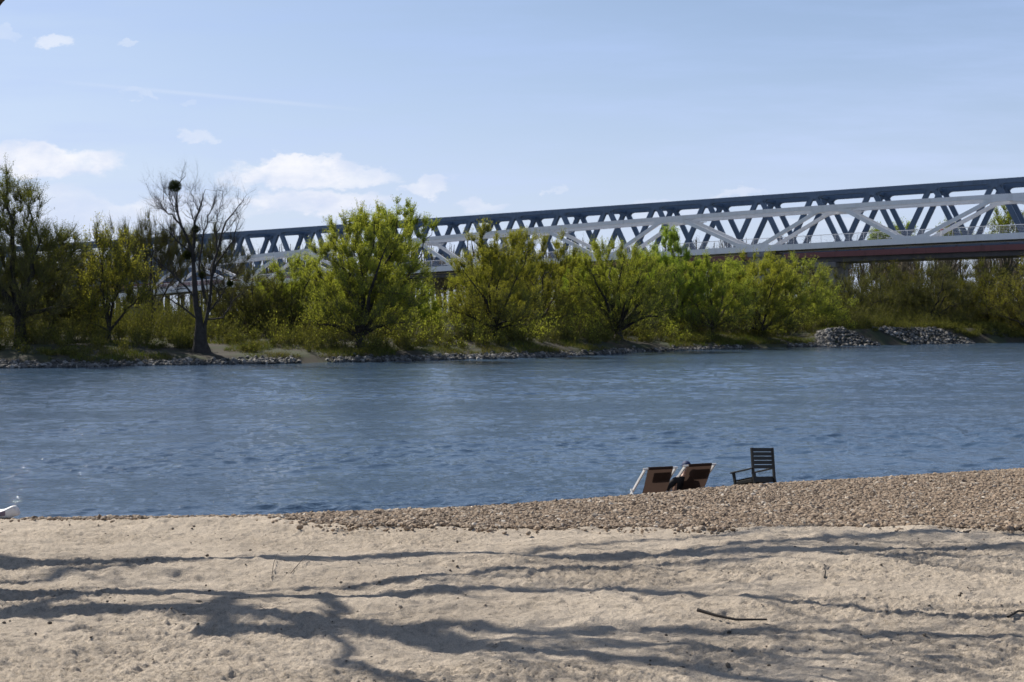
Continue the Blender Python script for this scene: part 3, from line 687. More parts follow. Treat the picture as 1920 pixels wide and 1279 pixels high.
# px of trunk, distance, lobes in photo pixels (px, py, rx, ry), params
def lob(px0, D, L):
    k = D/F; x0, y0, z0 = at(px0, D); out = []
    for (px, py, rx, ry, *dy) in L:
        out.append(((px-px0)*k, (dy[0] if dy else 0), EYE+(HOR-py)*k-z0, rx*k, rx*k*.85, ry*k))
    return out
T_ = [
 # px, D, lobes, bark, twig, leaf, label, params
 ('willow_tree', 40, 105, [(20, 385, 62, 60), (70, 480, 85, 70), (-30, 470, 90, 95), (30, 560, 110, 60)], 'bark_dark', 'twig_olive', 'leaf_dull',
  'tall dark willow with pale sparse top at the left edge of the far bank', dict(fork=2.2, trunk_r=.5, limbs=9, ncl=300, twigs=16, tl=1.3, nleaf=21000, leaf=(.13, .05), leafz=3)),
 ('willow_tree', 95, 112, [(110, 500, 62, 62), (130, 570, 70, 50), (70, 540, 60, 60)], 'bark_dark', 'twig_olive', 'leaf_dull',
  'drooping shadowy willow just right of the tall dark willow', dict(fork=1.6, trunk_r=.36, limbs=7, ncl=220, twigs=18, tl=1.4, nleaf=14000, droop=.5, leaf=(.13, .05))),
 ('young_tree', 205, 108, [(180, 470, 28, 55), (215, 500, 55, 62), (245, 540, 45, 50), (185, 560, 50, 50)], 'bark_dark', 'twig_olive', 'leaf_yellow',
  'young tree with yellow-green leaves left of the bare dark tree', dict(fork=1.0, trunk_r=.16, limbs=8, ncl=150, twigs=10, tl=1.2, nleaf=11000, up=.9, leaf=(.17, .09))),
 ('poplar_tree', 285, 135, [(270, 470, 52, 62), (330, 490, 40, 60), (225, 480, 40, 60)], 'bark', 'twig_olive', 'leaf_olive',
  'hazy olive tree with a feathery top behind the yellow-green young tree', dict(fork=2, trunk_r=.2, limbs=8, ncl=170, twigs=16, tl=1.4, nleaf=8000, up=1.2, leaf=(.14, .05))),
 ('poplar_tree', 400, 140, [(385, 470, 36, 55), (425, 495, 40, 45)], 'bark', 'twig_olive', 'leaf_olive',
  'thin olive tree seen through the branches of the bare dark tree', dict(fork=2, trunk_r=.18, limbs=7, ncl=120, twigs=16, tl=1.3, nleaf=5000, up=1.1, leaf=(.14, .05))),
 ('willow_tree', 470, 122, [(470, 560, 62, 48), (440, 590, 50, 35)], 'bark', 'twig_olive', 'leaf_dull',
  'low dull green willow bush directly right of the bare dark tree', dict(fork=.8, trunk_r=.16, limbs=8, ncl=150, twigs=14, nleaf=9000, leaf=(.14, .05))),
 ('willow_tree', 545, 124, [(535, 545, 58, 55), (575, 525, 45, 50), (520, 590, 60, 35)], 'bark', 'twig_olive', 'leaf_willow',
  'medium willow standing between the low bush and the large bright willow', dict(fork=1, trunk_r=.2, limbs=8, ncl=180, twigs=14, nleaf=11000, leafz=2, leaf=(.15, .055))),
 ('willow_tree', 675, 112, [(690, 470, 88, 78), (640, 520, 75, 70), (740, 520, 70, 75), (690, 580, 105, 45)], 'bark_dark', 'twig_olive', 'leaf_willow',
  'largest bright yellow-green willow with a broad round crown, mid left of the far bank', dict(fork=1.0, trunk_r=.42, limbs=12, ncl=360, twigs=15, tl=1.0, nleaf=34000, leafz=1.5, leaf=(.16, .06), up=.7)),
 ('willow_tree', 735, 132, [(700, 425, 42, 38), (745, 415, 52, 32), (790, 425, 32, 22), (730, 480, 70, 60)], 'bark', 'twig_olive', 'leaf_bright',
  'taller fresh green tree whose top rises behind the largest willow over the blue bridge', dict(fork=2.6, trunk_r=.32, limbs=9, ncl=250, twigs=12, tl=.9, nleaf=26000, leaf=(.18, .08), up=.6)),
 ('willow_tree', 930, 122, [(925, 520, 72, 60), (905, 470, 35, 45), (960, 500, 50, 60), (920, 585, 80, 35)], 'bark_dark', 'twig_olive', 'leaf_willow',
  'willow with a leaning dark stem right of the gap under the white bridge', dict(fork=1.0, trunk_r=.26, limbs=9, ncl=230, twigs=13, tl=1.0, nleaf=17000, leafz=2, leaf=(.15, .06), up=.8)),
 ('willow_tree', 1010, 134, [(985, 475, 42, 45), (1045, 475, 45, 45), (1010, 540, 75, 55)], 'bark', 'twig_olive', 'leaf_willow',
  'two-headed yellow-green willow standing left of the dark many-stemmed willow', dict(fork=1.4, trunk_r=.25, limbs=9, ncl=230, twigs=13, tl=1.0, nleaf=20000, leafz=3, leaf=(.16, .06), up=.9)),
 ('willow_tree', 1160, 138, [(1150, 510, 88, 52), (1090, 525, 55, 52), (1220, 530, 55, 55), (1155, 570, 105, 45)], 'bark_dark', 'twig_olive', 'leaf_willow',
  'dark many-stemmed willow at the centre right with a fan-shaped crown over the waterline', dict(fork=.9, trunk_r=.42, limbs=14, ncl=330, twigs=13, tl=1.1, nleaf=23000, leafz=3, leaf=(.16, .06), up=.9)),
 ('willow_tree', 1262, 152, [(1255, 475, 38, 42), (1262, 530, 60, 55), (1225, 510, 40, 50)], 'bark', 'twig_olive', 'leaf_bright',
  'upright green willow rising just right of the dark many-stemmed willow', dict(fork=1.4, trunk_r=.24, limbs=9, ncl=210, twigs=13, tl=1.0, nleaf=18000, leafz=3, leaf=(.18, .07), up=1.0)),
 ('willow_tree', 1335, 152, [(1340, 520, 55, 42), (1310, 560, 55, 50), (1375, 560, 50, 50)], 'bark', 'twig_olive', 'leaf_willow',
  'shorter willow with an even top below the left end of the handrail', dict(fork=1, trunk_r=.22, limbs=9, ncl=210, twigs=14, tl=1.1, nleaf=16000, leafz=2, leaf=(.17, .06))),
 ('willow_tree', 1425, 158, [(1420, 530, 68, 52), (1470, 545, 50, 60), (1385, 560, 45, 50), (1430, 595, 85, 30)], 'bark_dark', 'twig_olive', 'leaf_willow',
  'broad willow reaching the water, last bright crown before the end of the red girder', dict(fork=.8, trunk_r=.3, limbs=11, ncl=280, twigs=14, tl=1.1, nleaf=24000, leafz=1.5, leaf=(.18, .07), up=.6)),
 ('willow_tree', 1500, 172, [(1495, 520, 45, 38), (1530, 560, 45, 45)], 'bark', 'twig_olive', 'leaf_willow',
  'willow partly hiding the concrete pier under the red girder', dict(fork=1, trunk_r=.2, limbs=8, ncl=190, twigs=14, tl=1.1, nleaf=13000, leaf=(.17, .06))),
 ('riverside_tree', 1590, 183, [(1590, 550, 40, 50), (1570, 580, 40, 35)], 'bark_dark', 'twig_olive', 'leaf_olive',
  'slender olive tree just right of the concrete pier under the bridge', dict(fork=1.5, trunk_r=.2, limbs=9, ncl=190, twigs=16, tl=1.3, nleaf=8000, up=1.0, leaf=(.16, .06))),
 ('riverside_tree', 1660, 188, [(1650, 545, 42, 48), (1685, 570, 40, 40)], 'bark_dark', 'twig_olive', 'leaf_dull',
  'thin upright dark tree under the bridge above the stone slope', dict(fork=1.5, trunk_r=.2, limbs=9, ncl=190, twigs=16, tl=1.3, nleaf=8000, up=1.0, leaf=(.16, .06))),
 ('riverside_tree', 1748, 186, [(1740, 535, 52, 42), (1780, 560, 45, 45), (1710, 565, 40, 35)], 'bark_dark', 'twig_olive', 'leaf_dull',
  'tree with dark forked limbs behind the right-hand stone heap under the bridge', dict(fork=1.0, trunk_r=.3, limbs=11, ncl=230, twigs=15, tl=1.3, nleaf=10000, up=.8, leaf=(.16, .06))),
 ('riverside_tree', 1850, 190, [(1850, 535, 48, 42), (1820, 570, 50, 40)], 'bark', 'twig_olive', 'leaf_olive',
  'dull green tree under the bridge, second from the right edge', dict(fork=1.3, trunk_r=.24, limbs=9, ncl=230, twigs=15, tl=1.2, nleaf=15000, up=.8, leaf=(.17, .07))),
 ('riverside_tree', 1925, 184, [(1915, 545, 45, 55), (1950, 560, 45, 50)], 'bark', 'twig_red', 'leaf_yellow',
  'ochre-leaved tree at the right edge under the bridge', dict(fork=1.3, trunk_r=.24, limbs=9, ncl=220, twigs=15, tl=1.2, nleaf=13000, up=.6, leaf=(.17, .07))),
 ('poplar_tree', 1670, 300, [(1690, 445, 26, 26), (1650, 450, 24, 22)], 'bark', 'twig_red', 'leaf_bright',
  'round half-bare tree seen through the white truss, left of the marker post', dict(fork=10, trunk_r=.4, limbs=9, ncl=150, twigs=16, tl=1.6, nleaf=9000, leaf=(.3, .16))),
 ('poplar_tree', 1775, 310, [(1780, 445, 22, 26), (1810, 455, 20, 18)], 'bark', 'twig_red', 'leaf_bright',
  'green tree seen through the lattice directly above the marker post', dict(fork=10, trunk_r=.4, limbs=9, ncl=140, twigs=15, tl=1.6, nleaf=9000, leaf=(.3, .16))),
 ('poplar_tree', 1885, 300, [(1885, 430, 34, 42), (1925, 440, 30, 40), (1850, 455, 20, 18)], 'bark', 'twig_red', 'leaf_bright',
  'tallest green tree behind the bridges at the right edge', dict(fork=9, trunk_r=.5, limbs=10, ncl=230, twigs=14, tl=1.7, nleaf=17000, leaf=(.3, .16))),
]
BUILT = []
for i, (nm, px, D, L, bk, tw, lf, lab, pr) in enumerate(T_):
    pr = dict(pr)
    if D < 200:
        pr['nleaf'] = int(pr['nleaf']*3.3); pr['ncl'] = int(pr['ncl']*1.5); pr['leaf'] = (pr['leaf'][0]*.8, pr['leaf'][1]*.8)
        if i == 2: pr['nleaf'] //= 2
        if i == 0: pr['nleaf'] = 95000; pr['ncl'] = 520
        if 285 < px < 440: pr['nleaf'] //= 3; pr['ncl'] //= 2
        if 430 < px: L = L+[(px-45, 580, max(50, L[0][2]*.8), 46), (px+45, 578, max(50, L[0][2]*.8), 48), (px, 600, 70, 28)]
        pr['leafz'] = pr.get('leafz', 0)*.5
    BUILT.append(plant(nm, at(px, D), lab, 'tree', grow(100+i, lob(px, D, L), **pr), bk, tw, lf, WIL if D < 200 else 'trees behind the bridges'))

# a second row of willows behind the first, grown from the same kinds
ROW2 = [(470, 140, 535, 6, 'willow of the second row above the low bush right of the bare tree'), (590, 138, 500, 10, 'willow of the second row just left of the largest bright willow'),
        (520, 150, 520, 11, 'second-row willow below the white diagonal left of the largest willow'), (640, 150, 500, 14, 'second-row willow hidden behind the largest bright willow'), (905, 140, 455, 9, 'thin-topped willow behind the leaning stem, reaching the white chord'),
        (970, 148, 470, 11, 'second-row willow directly behind the two-headed willow'), (1075, 152, 478, 12, 'green second-row willow left behind the dark many-stemmed willow'),
        (1120, 156, 492, 10, 'second-row willow straight behind the dark many-stemmed willow'), (1205, 158, 478, 14, 'second-row willow right behind the dark many-stemmed willow'), (1300, 168, 480, 10, 'second-row willow between the upright green one and the shorter one'),
        (1365, 170, 486, 12, 'green second-row willow behind the shorter even-topped one'), (1450, 176, 482, 9, 'second-row willow behind the broad one reaching the water'),
        (1535, 200, 484, 15, 'second-row willow in front of the concrete pier'), (1620, 204, 484, 16, 'second-row olive tree between the two slender trees under the bridge'), (1700, 204, 484, 19, 'second-row tree left behind the dark forked tree under the bridge'),
        (1790, 205, 482, 19, 'second-row tree right behind the dark forked tree under the bridge'), (1885, 205, 480, 18, 'second-row tree between the last two trees at the right edge'), (60, 128, 530, 6, 'second-row willow behind the foot of the tall dark willow'),
        (160, 130, 540, 0, 'dark second-row willow left behind the yellow-green young tree'), (330, 126, 585, 5, 'low second-row bush left of the foot of the bare tree'), (410, 128, 588, 6, 'low second-row bush right behind the bare tree')]
for i, (px, D, top, src, lab) in enumerate(ROW2):
    x, y, z = at(px, D); want = EYE+(HOR-top)*D/F-z; o = BUILT[src]
    top0 = max(v.co.z for v in [c for c in o.children if c.name.startswith('twigs')][0].data.vertices); f_ = want/top0
    c = copy_tree(o); c.location = (x, y, z); c.rotation_euler = (0, 0, 1.3+i*2.1); c.scale = (min(1.3, f_*1.15), min(1.3, f_*1.15), f_); c['label'] = lab; c['group'] = 'second row of trees on the far bank'

# the bare dark tree with mistletoe
bd = 104.0; k = bd/F; bx, by, bz = at(375, bd)
def bp_(px, py, dy=0): return np.array([(px-375)*k, dy, EYE+(HOR-py)*k-bz])
rs = np.random.RandomState(77)
root = empty('bare_tree', (bx, by, bz)); tag(root, 'leafless dark tree with round mistletoe balls standing near the far waterline', 'tree')
wood = MB(); tw = MB()
def limb(pts, r0, r1, sub=1.0, dep=0):
    p = np.array([bp_(*q) for q in pts]) if dep == 0 else np.array(pts)
    n = 14 if dep == 0 else 6; ts = np.linspace(0, len(p)-1, n); q = np.stack([np.interp(ts, np.arange(len(p)), p[:, c]) for c in range(3)], 1)
    q[1:-1] += rs.normal(0, .05 if dep == 0 else .03, (n-2, 3))
    L = np.linalg.norm(q[-1]-q[0]); r_ = np.linspace(r0, r1, n); (wood if dep < 2 else tw).tube(q, r_, 7 if dep == 0 else 3)
    if dep >= 3: return
    nb = int({0: 11, 1: 7, 2: 5}[dep]*sub*(1 if dep == 0 else min(1.5, .5+L/2)))
    for _ in range(nb):
        i_ = rs.randint(n//4 if dep == 0 else 1, n); a = q[i_]; dd = q[min(i_+1, n-1)]-q[max(i_-1, 0)]; dd /= np.linalg.norm(dd)+1e-9
        dr = dd*.7+rs.normal(0, .55, 3)+np.array([0, 0, .45]); dr /= np.linalg.norm(dr); l_ = {0: 1.7, 1: 1.0, 2: .55}[dep]*rs.uniform(.5, 1.2)
        e = a+dr*l_; m_ = a+dr*l_*.5+np.array([0, 0, -.08*l_])+rs.normal(0, .06*l_, 3)
        rr_ = min(r_[i_]*.6, {0: .05, 1: .026, 2: .015}[dep]); limb([a, m_, e], rr_, rr_*.4, 1, dep+1)
limb([(378, 660), (372, 610), (368, 560), (366, 500), (355, 455), (340, 420), (332, 385), (335, 345), (348, 330)], .21, .02)
limb([(380, 660), (385, 610), (395, 540), (405, 480), (420, 420), (440, 395), (457, 375)], .18, .02)
limb([(372, 600), (362, 530), (364, 470), (366, 420), (374, 385), (385, 355)], .22, .02)
limb([(345, 430), (325, 405), (305, 392), (290, 368)], .1, .015)
limb([(334, 400), (318, 375), (305, 355)], .06, .012)
limb([(368, 560), (340, 530), (310, 500), (285, 480)], .1, .012)
limb([(388, 590), (410, 560), (430, 530), (462, 500)], .09, .012)
limb([(374, 605), (340, 575), (310, 555), (295, 530)], .09, .012)
limb([(384, 560), (372, 500), (380, 440), (395, 400), (402, 372)], .12, .015)
limb([(408, 470), (402, 430), (412, 390), (418, 360)], .07, .012)
limb([(396, 520), (415, 480), (436, 455), (447, 420), (452, 400)], .09, .012)
limb([(356, 470), (330, 450), (312, 430), (296, 415)], .08, .012)
limb([(374, 400), (362, 375), (356, 350)], .05, .01)
limb([(385, 600), (420, 595), (440, 560), (470, 540)], .08, .012)
wood.tube(np.array([bp_(378, 668), bp_(376, 645), bp_(374, 610), bp_(373, 575)]), np.array([.95, .60, .34, .18]), 12)
wood.build('trunk', M['bark_dark'], root, smooth=True); tw.build('twigs', M['bark_dark'], root)
for (px, py, r_, lab) in [(328, 349, .50, 'large round mistletoe ball near the top of the bare tree'), (367, 430, .30, 'small mistletoe clump where the bare tree meets the blue chord line'),
                      (352, 478, .38, 'ragged mistletoe clump halfway up the left stem of the bare tree'), (431, 532, .24, 'small low mistletoe ball on the right side branch of the bare tree'), (378, 516, .26, 'mistletoe clump on the middle stem of the bare tree')]:
    n = int(3800*r_); d = rs.normal(size=(n, 3)); d /= np.linalg.norm(d, axis=1, keepdims=True); c = d*(rs.uniform(0, 1, (n, 1))**.55)*r_*(1+.08*vnoise(d[:, 0]*3+px, d[:, 2]*3)[:, None])*1.08
    V, Fi = leaves_np(c, d+rs.normal(0, .3, (n, 3)), .13, .05, rs)
    o = mesh_np('mistletoe', V, Fi, M['mistletoe'], None, loc=(bx+(px-375)*k, by, EYE+(HOR-py)*k)); tag(o, lab, 'mistletoe', 'mistletoe balls in the bare tree')

# undergrowth thicket along the whole bank (one mass)
rs = np.random.RandomState(50)
n_ = 3000
x = rs.uniform(-62, 108, n_); s = 3.2+44*rs.uniform(0, 1, n_)**1.25; s = s+3*np.clip(vnoise(x*.15, x*0, 33)*2, -.3, 1)
far_ = rs.rand(n_) < .22; s = np.where(far_, rs.uniform(110, 190, n_), s); x = np.where(far_, rs.uniform(-130, 160, n_), x)
hgt_ = rs.uniform(.7, 2.4, n_)*np.interp(s, [3, 6, 10, 22, 46, 100], [.5, .9, 1.7, 2.5, 2.8, 3.4])
gap = np.abs(x-img(840, 135)) < 3.2; keep = ~(gap & (s > 9) & (rs.rand(n_) < .8)); x, s, hgt_ = x[keep], s[keep], hgt_[keep]
xe = rs.uniform(56, 88, 260); se = rs.uniform(1.2, 7, 260); x = np.concatenate([x, xe]); s = np.concatenate([s, se]); hgt_ = np.concatenate([hgt_*np.where(hgt_.shape and (x[:len(hgt_)] < -17) & (s[:len(hgt_)] < 60), .62, 1), rs.uniform(.3, .9, 260)])  # extra low clumps on the right slope, added to stand in for shade
ke = ~((x > 56) & (s < np.interp(x, [56, 57, 63, 63.1], [4.2, 4.2, 1.0, 0]))); x, s, hgt_ = x[ke], s[ke], hgt_[ke]
y = shore(x)+s/.85; z = far_z(x, y); nb = len(x)
nt = 34; id_ = np.repeat(np.arange(nb), nt); N_ = nb*nt
a = rs.uniform(0, 2*np.pi, N_); rad = np.abs(rs.normal(0, .8, N_))
p0 = np.stack([x[id_]+np.cos(a)*rad*.3, y[id_]+np.sin(a)*rad*.3, z[id_]-.05], 1); H_ = hgt_[id_]*rs.uniform(.5, 1.2, N_)
p1 = p0+np.stack([np.cos(a)*rad*H_*.6, np.sin(a)*rad*H_*.6, H_], 1)+rs.normal(0, .08, (N_, 3))
q = np.stack([np.cos(a+1.57), np.sin(a+1.57), 0*a], 1)*.02; q2 = np.stack([np.cos(a), np.sin(a), 0*a], 1)*.02
V = np.stack([p0-q, p0+q, p0+q2, p1], 1).reshape(-1, 3); b0 = np.arange(N_)[:, None]*4
Fi = np.concatenate([b0+[0, 1, 3], b0+[1, 2, 3], b0+[2, 0, 3]], 0)
und = MB(); und.add(V, Fi); hid = H_; sid = s[id_]
o = und.build('brushwood', M['twig_olive']); tag(o, 'brown brushwood stems of the thicket below the willows', 'thicket', kind='stuff')
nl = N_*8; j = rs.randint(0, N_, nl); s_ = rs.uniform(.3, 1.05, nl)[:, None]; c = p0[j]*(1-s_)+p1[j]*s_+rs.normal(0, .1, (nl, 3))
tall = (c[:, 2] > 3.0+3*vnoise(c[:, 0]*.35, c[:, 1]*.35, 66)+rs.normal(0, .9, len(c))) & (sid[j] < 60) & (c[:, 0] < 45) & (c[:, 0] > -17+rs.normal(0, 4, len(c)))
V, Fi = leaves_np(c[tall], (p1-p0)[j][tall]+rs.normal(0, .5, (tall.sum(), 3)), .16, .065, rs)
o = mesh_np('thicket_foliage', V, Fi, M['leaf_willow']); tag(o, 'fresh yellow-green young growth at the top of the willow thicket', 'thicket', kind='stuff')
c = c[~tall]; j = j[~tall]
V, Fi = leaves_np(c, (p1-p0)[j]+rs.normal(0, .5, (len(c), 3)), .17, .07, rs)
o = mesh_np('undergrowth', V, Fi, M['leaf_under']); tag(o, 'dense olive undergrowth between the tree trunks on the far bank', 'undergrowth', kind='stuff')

# far-off wood beyond the bridges, one mass
rs = np.random.RandomState(60)
wd_ = MB(); n_ = 420; px = rs.uniform(-150, 2050, n_); D = rs.uniform(380, 480, n_); top = 452+14*vnoise(px*.012, px*0, 3)+rs.normal(0, 9, n_)+np.interp(px, [0, 1440, 1920], [12, 0, -14])
LV = []; 
for i in range(n_):
    kx = D[i]/F; x0 = (px[i]-960)*kx; zt = EYE+(HOR-top[i])*kx; r_ = rs.uniform(4, 7.5)
    wd_.tube(np.array([[x0, D[i], 1], [x0+rs.normal(0, .5), D[i], zt*.6], [x0+rs.normal(0, 1), D[i], zt-2]]), np.array([.45, .3, .08]), 4)
    m_ = 110; d = rs.normal(size=(m_, 3)); d /= np.linalg.norm(d, axis=1, keepdims=True); rr_ = rs.uniform(.2, 1, (m_, 1))
    c = np.array([x0, D[i], zt*.66])+d*rr_*np.array([r_, r_, zt*.36]); a = c-(c-np.array([x0, D[i], zt*.35]))*rs.uniform(.25, .6, (m_, 1))
    LV.append((a, c))
a = np.vstack([l[0] for l in LV]); c = np.vstack([l[1] for l in LV]); N_ = len(a)
q = rs.normal(0, .09, (N_, 3)); V = np.stack([a-q, a+q, c], 1).reshape(-1, 3); wd_.add(V, np.arange(3*N_).reshape(-1, 3))
# fine twigs
j = rs.randint(0, N_, 90000); a2 = a[j]+(c[j]-a[j])*rs.uniform(.3, 1, (90000, 1)); c2 = a2+rs.normal(0, 1.0, (90000, 3))+np.array([0, 0, 1.0]); q = rs.normal(0, .05, (90000, 3))
V = np.stack([a2-q, a2+q, c2], 1).reshape(-1, 3); wd_.add(V, np.arange(270000).reshape(-1, 3))
o = wd_.build('distant_wood', M['twig_red']); tag(o, 'far bare brown wood along the horizon seen through the bridge lattice', 'wood', kind='stuff')

# ---------------------------------------------------------------- overhanging shore tree (casts the branch shadows)
rs = np.random.RandomState(90)
tree = empty('overhanging_tree', (-14.5, 18.5, .6)); tag(tree, 'tall bare tree on the near shore, its branch tip entering the top left corner', 'tree')
TB = np.array([-14.5, 18.5, .6])
def gpt(px, py):
    """sand point seen at a photo pixel"""
    dpt = (py-HOR)/F; y = 1.45/(dpt-.055); return np.array([(px-960)/F*y, y, EYE-1.45-.055*y])
wood = MB(); twg = MB()
def up_(g, h): return g+SDIR*(h/SDIR[2])
def shadow_limb(pts, w0, w1, h0, h1, sub=0, from_trunk=False, k=7):
    G = np.array([gpt(*p) for p in pts]); n = len(G)
    hs_ = []
    for g, e_ in zip(G, np.linspace(0, .15, n)):
        hh = 5.0
        while (up_(g, hh)[2]-EYE)/up_(g, hh)[1]*F < HOR+45: hh += .05
        hs_.append(hh+e_)
    hs_ = np.array(hs_); P = np.array([up_(g, h) for g, h in zip(G, hs_)])
    if from_trunk: P = np.vstack([TB+[1.2, -.8, h0*.62], P]); n += 1
    m_ = 4*n; ts = np.linspace(0, n-1, m_); Q = np.stack([np.interp(ts, np.arange(n), P[:, c]) for c in range(3)], 1)
    for _ in range(2): Q[1:-1] = (Q[:-2]+Q[1:-1]*2+Q[2:])/4
    Q[1:-1] += rs.normal(0, .025, (m_-2, 3)); r_ = (np.linspace(w0, w1, m_)*1.0+.02)/2*rs.uniform(.85, 1.2, m_); wood.tube(Q, r_, k)
    for _ in range(int(sub*1.7)):
        i_ = rs.randint(m_//5, m_); a = Q[i_]; d = Q[min(i_+1, m_-1)]-Q[i_-1]; d /= np.linalg.norm(d)
        d = d+rs.normal(0, .45, 3); d /= np.linalg.norm(d); l_ = rs.uniform(.5, 1.6); q = np.array([a, a+d*l_*.5+rs.normal(0, .05, 3), a+d*l_+rs.normal(0, .1, 3)])
        if ((q[-1][2]-EYE)/q[-1][1]*F > HOR+12 and (q[1][2]-EYE)/q[1][1]*F > HOR+12) or q[-1][0]/q[-1][1]*F < -985: 
            twg.tube(q, np.array([.022, .016, .007]), 4)
            for _k in range(3):
                e_ = q[1+_k % 2]; d2 = d+rs.normal(0, .6, 3); d2 /= np.linalg.norm(d2); q2 = np.array([e_, e_+d2*.25+rs.normal(0, .03, 3), e_+d2*rs.uniform(.4, .8)])
                if (q2[-1][2]-EYE)/q2[-1][1]*F > HOR+12 or q2[-1][0]/q2[-1][1]*F < -985: twg.tube(q2, np.array([.012, .010, .005]), 3)
    return Q
shadow_limb([(-500, 1064), (-100, 1062), (60, 1062), (200, 1057), (420, 1052), (600, 1052), (900, 1043), (1200, 1040), (1400, 1035), (1700, 1030), (1950, 1022), (2200, 1015)], .32, .13, 7.6, 8.2, 26, True)
shadow_limb([(-500, 1110), (-60, 1096), (100, 1082), (250, 1068), (380, 1057)], .10, .08, 7.4, 7.7, 3, True)
shadow_limb([(-500, 1120), (-100, 1106), (200, 1113), (480, 1121), (640, 1117), (760, 1108), (860, 1100)], .40, .10, 7.2, 7.6, 8, True)
shadow_limb([(-400, 1180), (-100, 1150), (30, 1158), (200, 1147), (400, 1158), (520, 1168), (640, 1178)], .26, .20, 6.8, 7.0, 6, True)
shadow_limb([(0, 1158), (90, 1130), (160, 1118)], .2, .2, 6.8, 7.2)
shadow_limb([(380, 1190), (460, 1186), (560, 1188), (650, 1180)], .17, .2, 6.9, 6.9, 6)
shadow_limb([(470, 1122), (420, 1150), (405, 1186)], .15, .17, 7.2, 7.0)
shadow_limb([(600, 1112), (632, 1140), (630, 1165), (625, 1195)], .10, .09, 7.2, 7.0)
shadow_limb([(640, 1180), (750, 1192), (900, 1208), (1000, 1222), (1200, 1232), (1330, 1258), (1500, 1300)], .22, .14, 7.0, 7.6, 18)
shadow_limb([(620, 1190), (650, 1235), (720, 1262), (850, 1290), (1000, 1330)], .06, .06, 7.0, 7.2, 6)
shadow_limb([(700, 1195), (860, 1180), (960, 1181), (1050, 1187), (1200, 1178), (1450, 1181), (1700, 1190), (1900, 1195)], .14, .09, 7.0, 8.6, 20)
shadow_limb([(640, 1117), (800, 1105), (900, 1101), (1100, 1098), (1300, 1110), (1500, 1135), (1700, 1155), (1950, 1165)], .11, .08, 7.4, 9.0, 18)
shadow_limb([(500, 1108), (640, 1096), (850, 1078), (1060, 1068), (1250, 1052), (1450, 1045)], .10, .07, 7.6, 8.4, 10)
shadow_limb([(900, 1043), (1100, 1022), (1250, 1010), (1400, 1002)], .06, .03, 8, 8.6, 12)
shadow_limb([(1200, 1038), (1450, 1020), (1700, 1004), (1950, 995)], .14, .10, 8.0, 8.8, 26)
shadow_limb([(1400, 1035), (1600, 1042), (1800, 1040), (2000, 1036)], .08, .04, 8.0, 8.8, 18)
shadow_limb([(800, 1210), (980, 1195), (1150, 1200), (1350, 1215), (1600, 1225), (1800, 1245)], .05, .03, 8.5, 9.4, 12)
wood.tube(np.array([TB+[0, 0, -1], TB+[.1, 0, .5], TB+[.3, -.2, 2.5], TB+[.7, -.5, 4.5], TB+[1.3, -.9, 6.5], TB+[1.4, -1, 9], TB+[1.0, -1.2, 12]]), np.array([.8, .6, .5, .45, .36, .25, .1]), 12)
# drooping tip in the corner of the frame
yT = 15.0
def cp(px, py, y): return np.array([(px-960)/F*y, y, EYE+(HOR-py)/F*y])
wood.tube(np.array([TB+[1.2, -.9, 7.5], cp(-420, -160, 15.6), cp(-120, -70, 15.2), cp(-20, -18, yT), cp(4, 2, yT), cp(-6, 16, yT)]), np.array([.12, .08, .045, .04, .035, .02]), 6)
o = wood.build('trunk', M['bark'], None, smooth=True); o.parent = tree; o.matrix_parent_inverse = Matrix.Translation(-Vector(tree.location))
o = twg.build('twigs', M['bark'], None); o.parent = tree; o.matrix_parent_inverse = Matrix.Translation(-Vector(tree.location))

# fallen stick and dry stalks on the sand
def stick(pts, r0, r1, label, name='stick', lift=.01):
    P = []
    for px, py, dz in pts:
        g = gpt(px, py); P.append([g[0], g[1], float(sheet_z(np.array([g[0]]), np.array([g[1]]))[0])+dz+lift])
    P = np.array(P); n = len(P); ts = np.linspace(0, n-1, 4*n); Q = np.stack([np.interp(ts, np.arange(n), P[:, c]) for c in range(3)], 1)
    c0 = Q[0].copy(); mb = MB(); mb.tube(Q-c0, np.linspace(r0, r1, 4*n), 6); o = mb.build(name, M['bark_dark'], None, smooth=True, loc=tuple(c0)); tag(o, label, 'stick'); return o
stick([(1308, 1160, .03), (1340, 1164, .02), (1380, 1168, .02), (1438, 1166, .02)], 0.012, .006, 'thick dark fallen branch lying across the sand at the lower right')
stick([(1890, 1169, .01), (1910, 1163, .02), (1935, 1158, .01)], .008, .005, 'short thin twig on the sand at the lower right edge')
stick([(509, 1085, 0), (513, 1072, .02), (520, 1061, .05)], .003, .0015, 'thin dry stalk sticking up at the left of the pair on the sand', 'stalk')
stick([(545, 1078, 0), (568, 1066, .03), (585, 1056, .07)], .003, .0015, 'longer dry stalk leaning right on the sand near the upper branch shadow', 'stalk')
stick([(1546, 1094, 0), (1548, 1090, .03), (1545, 1087, .05)], .006, .003, 'tiny green shoot standing in the sand right of the centre', 'stalk')

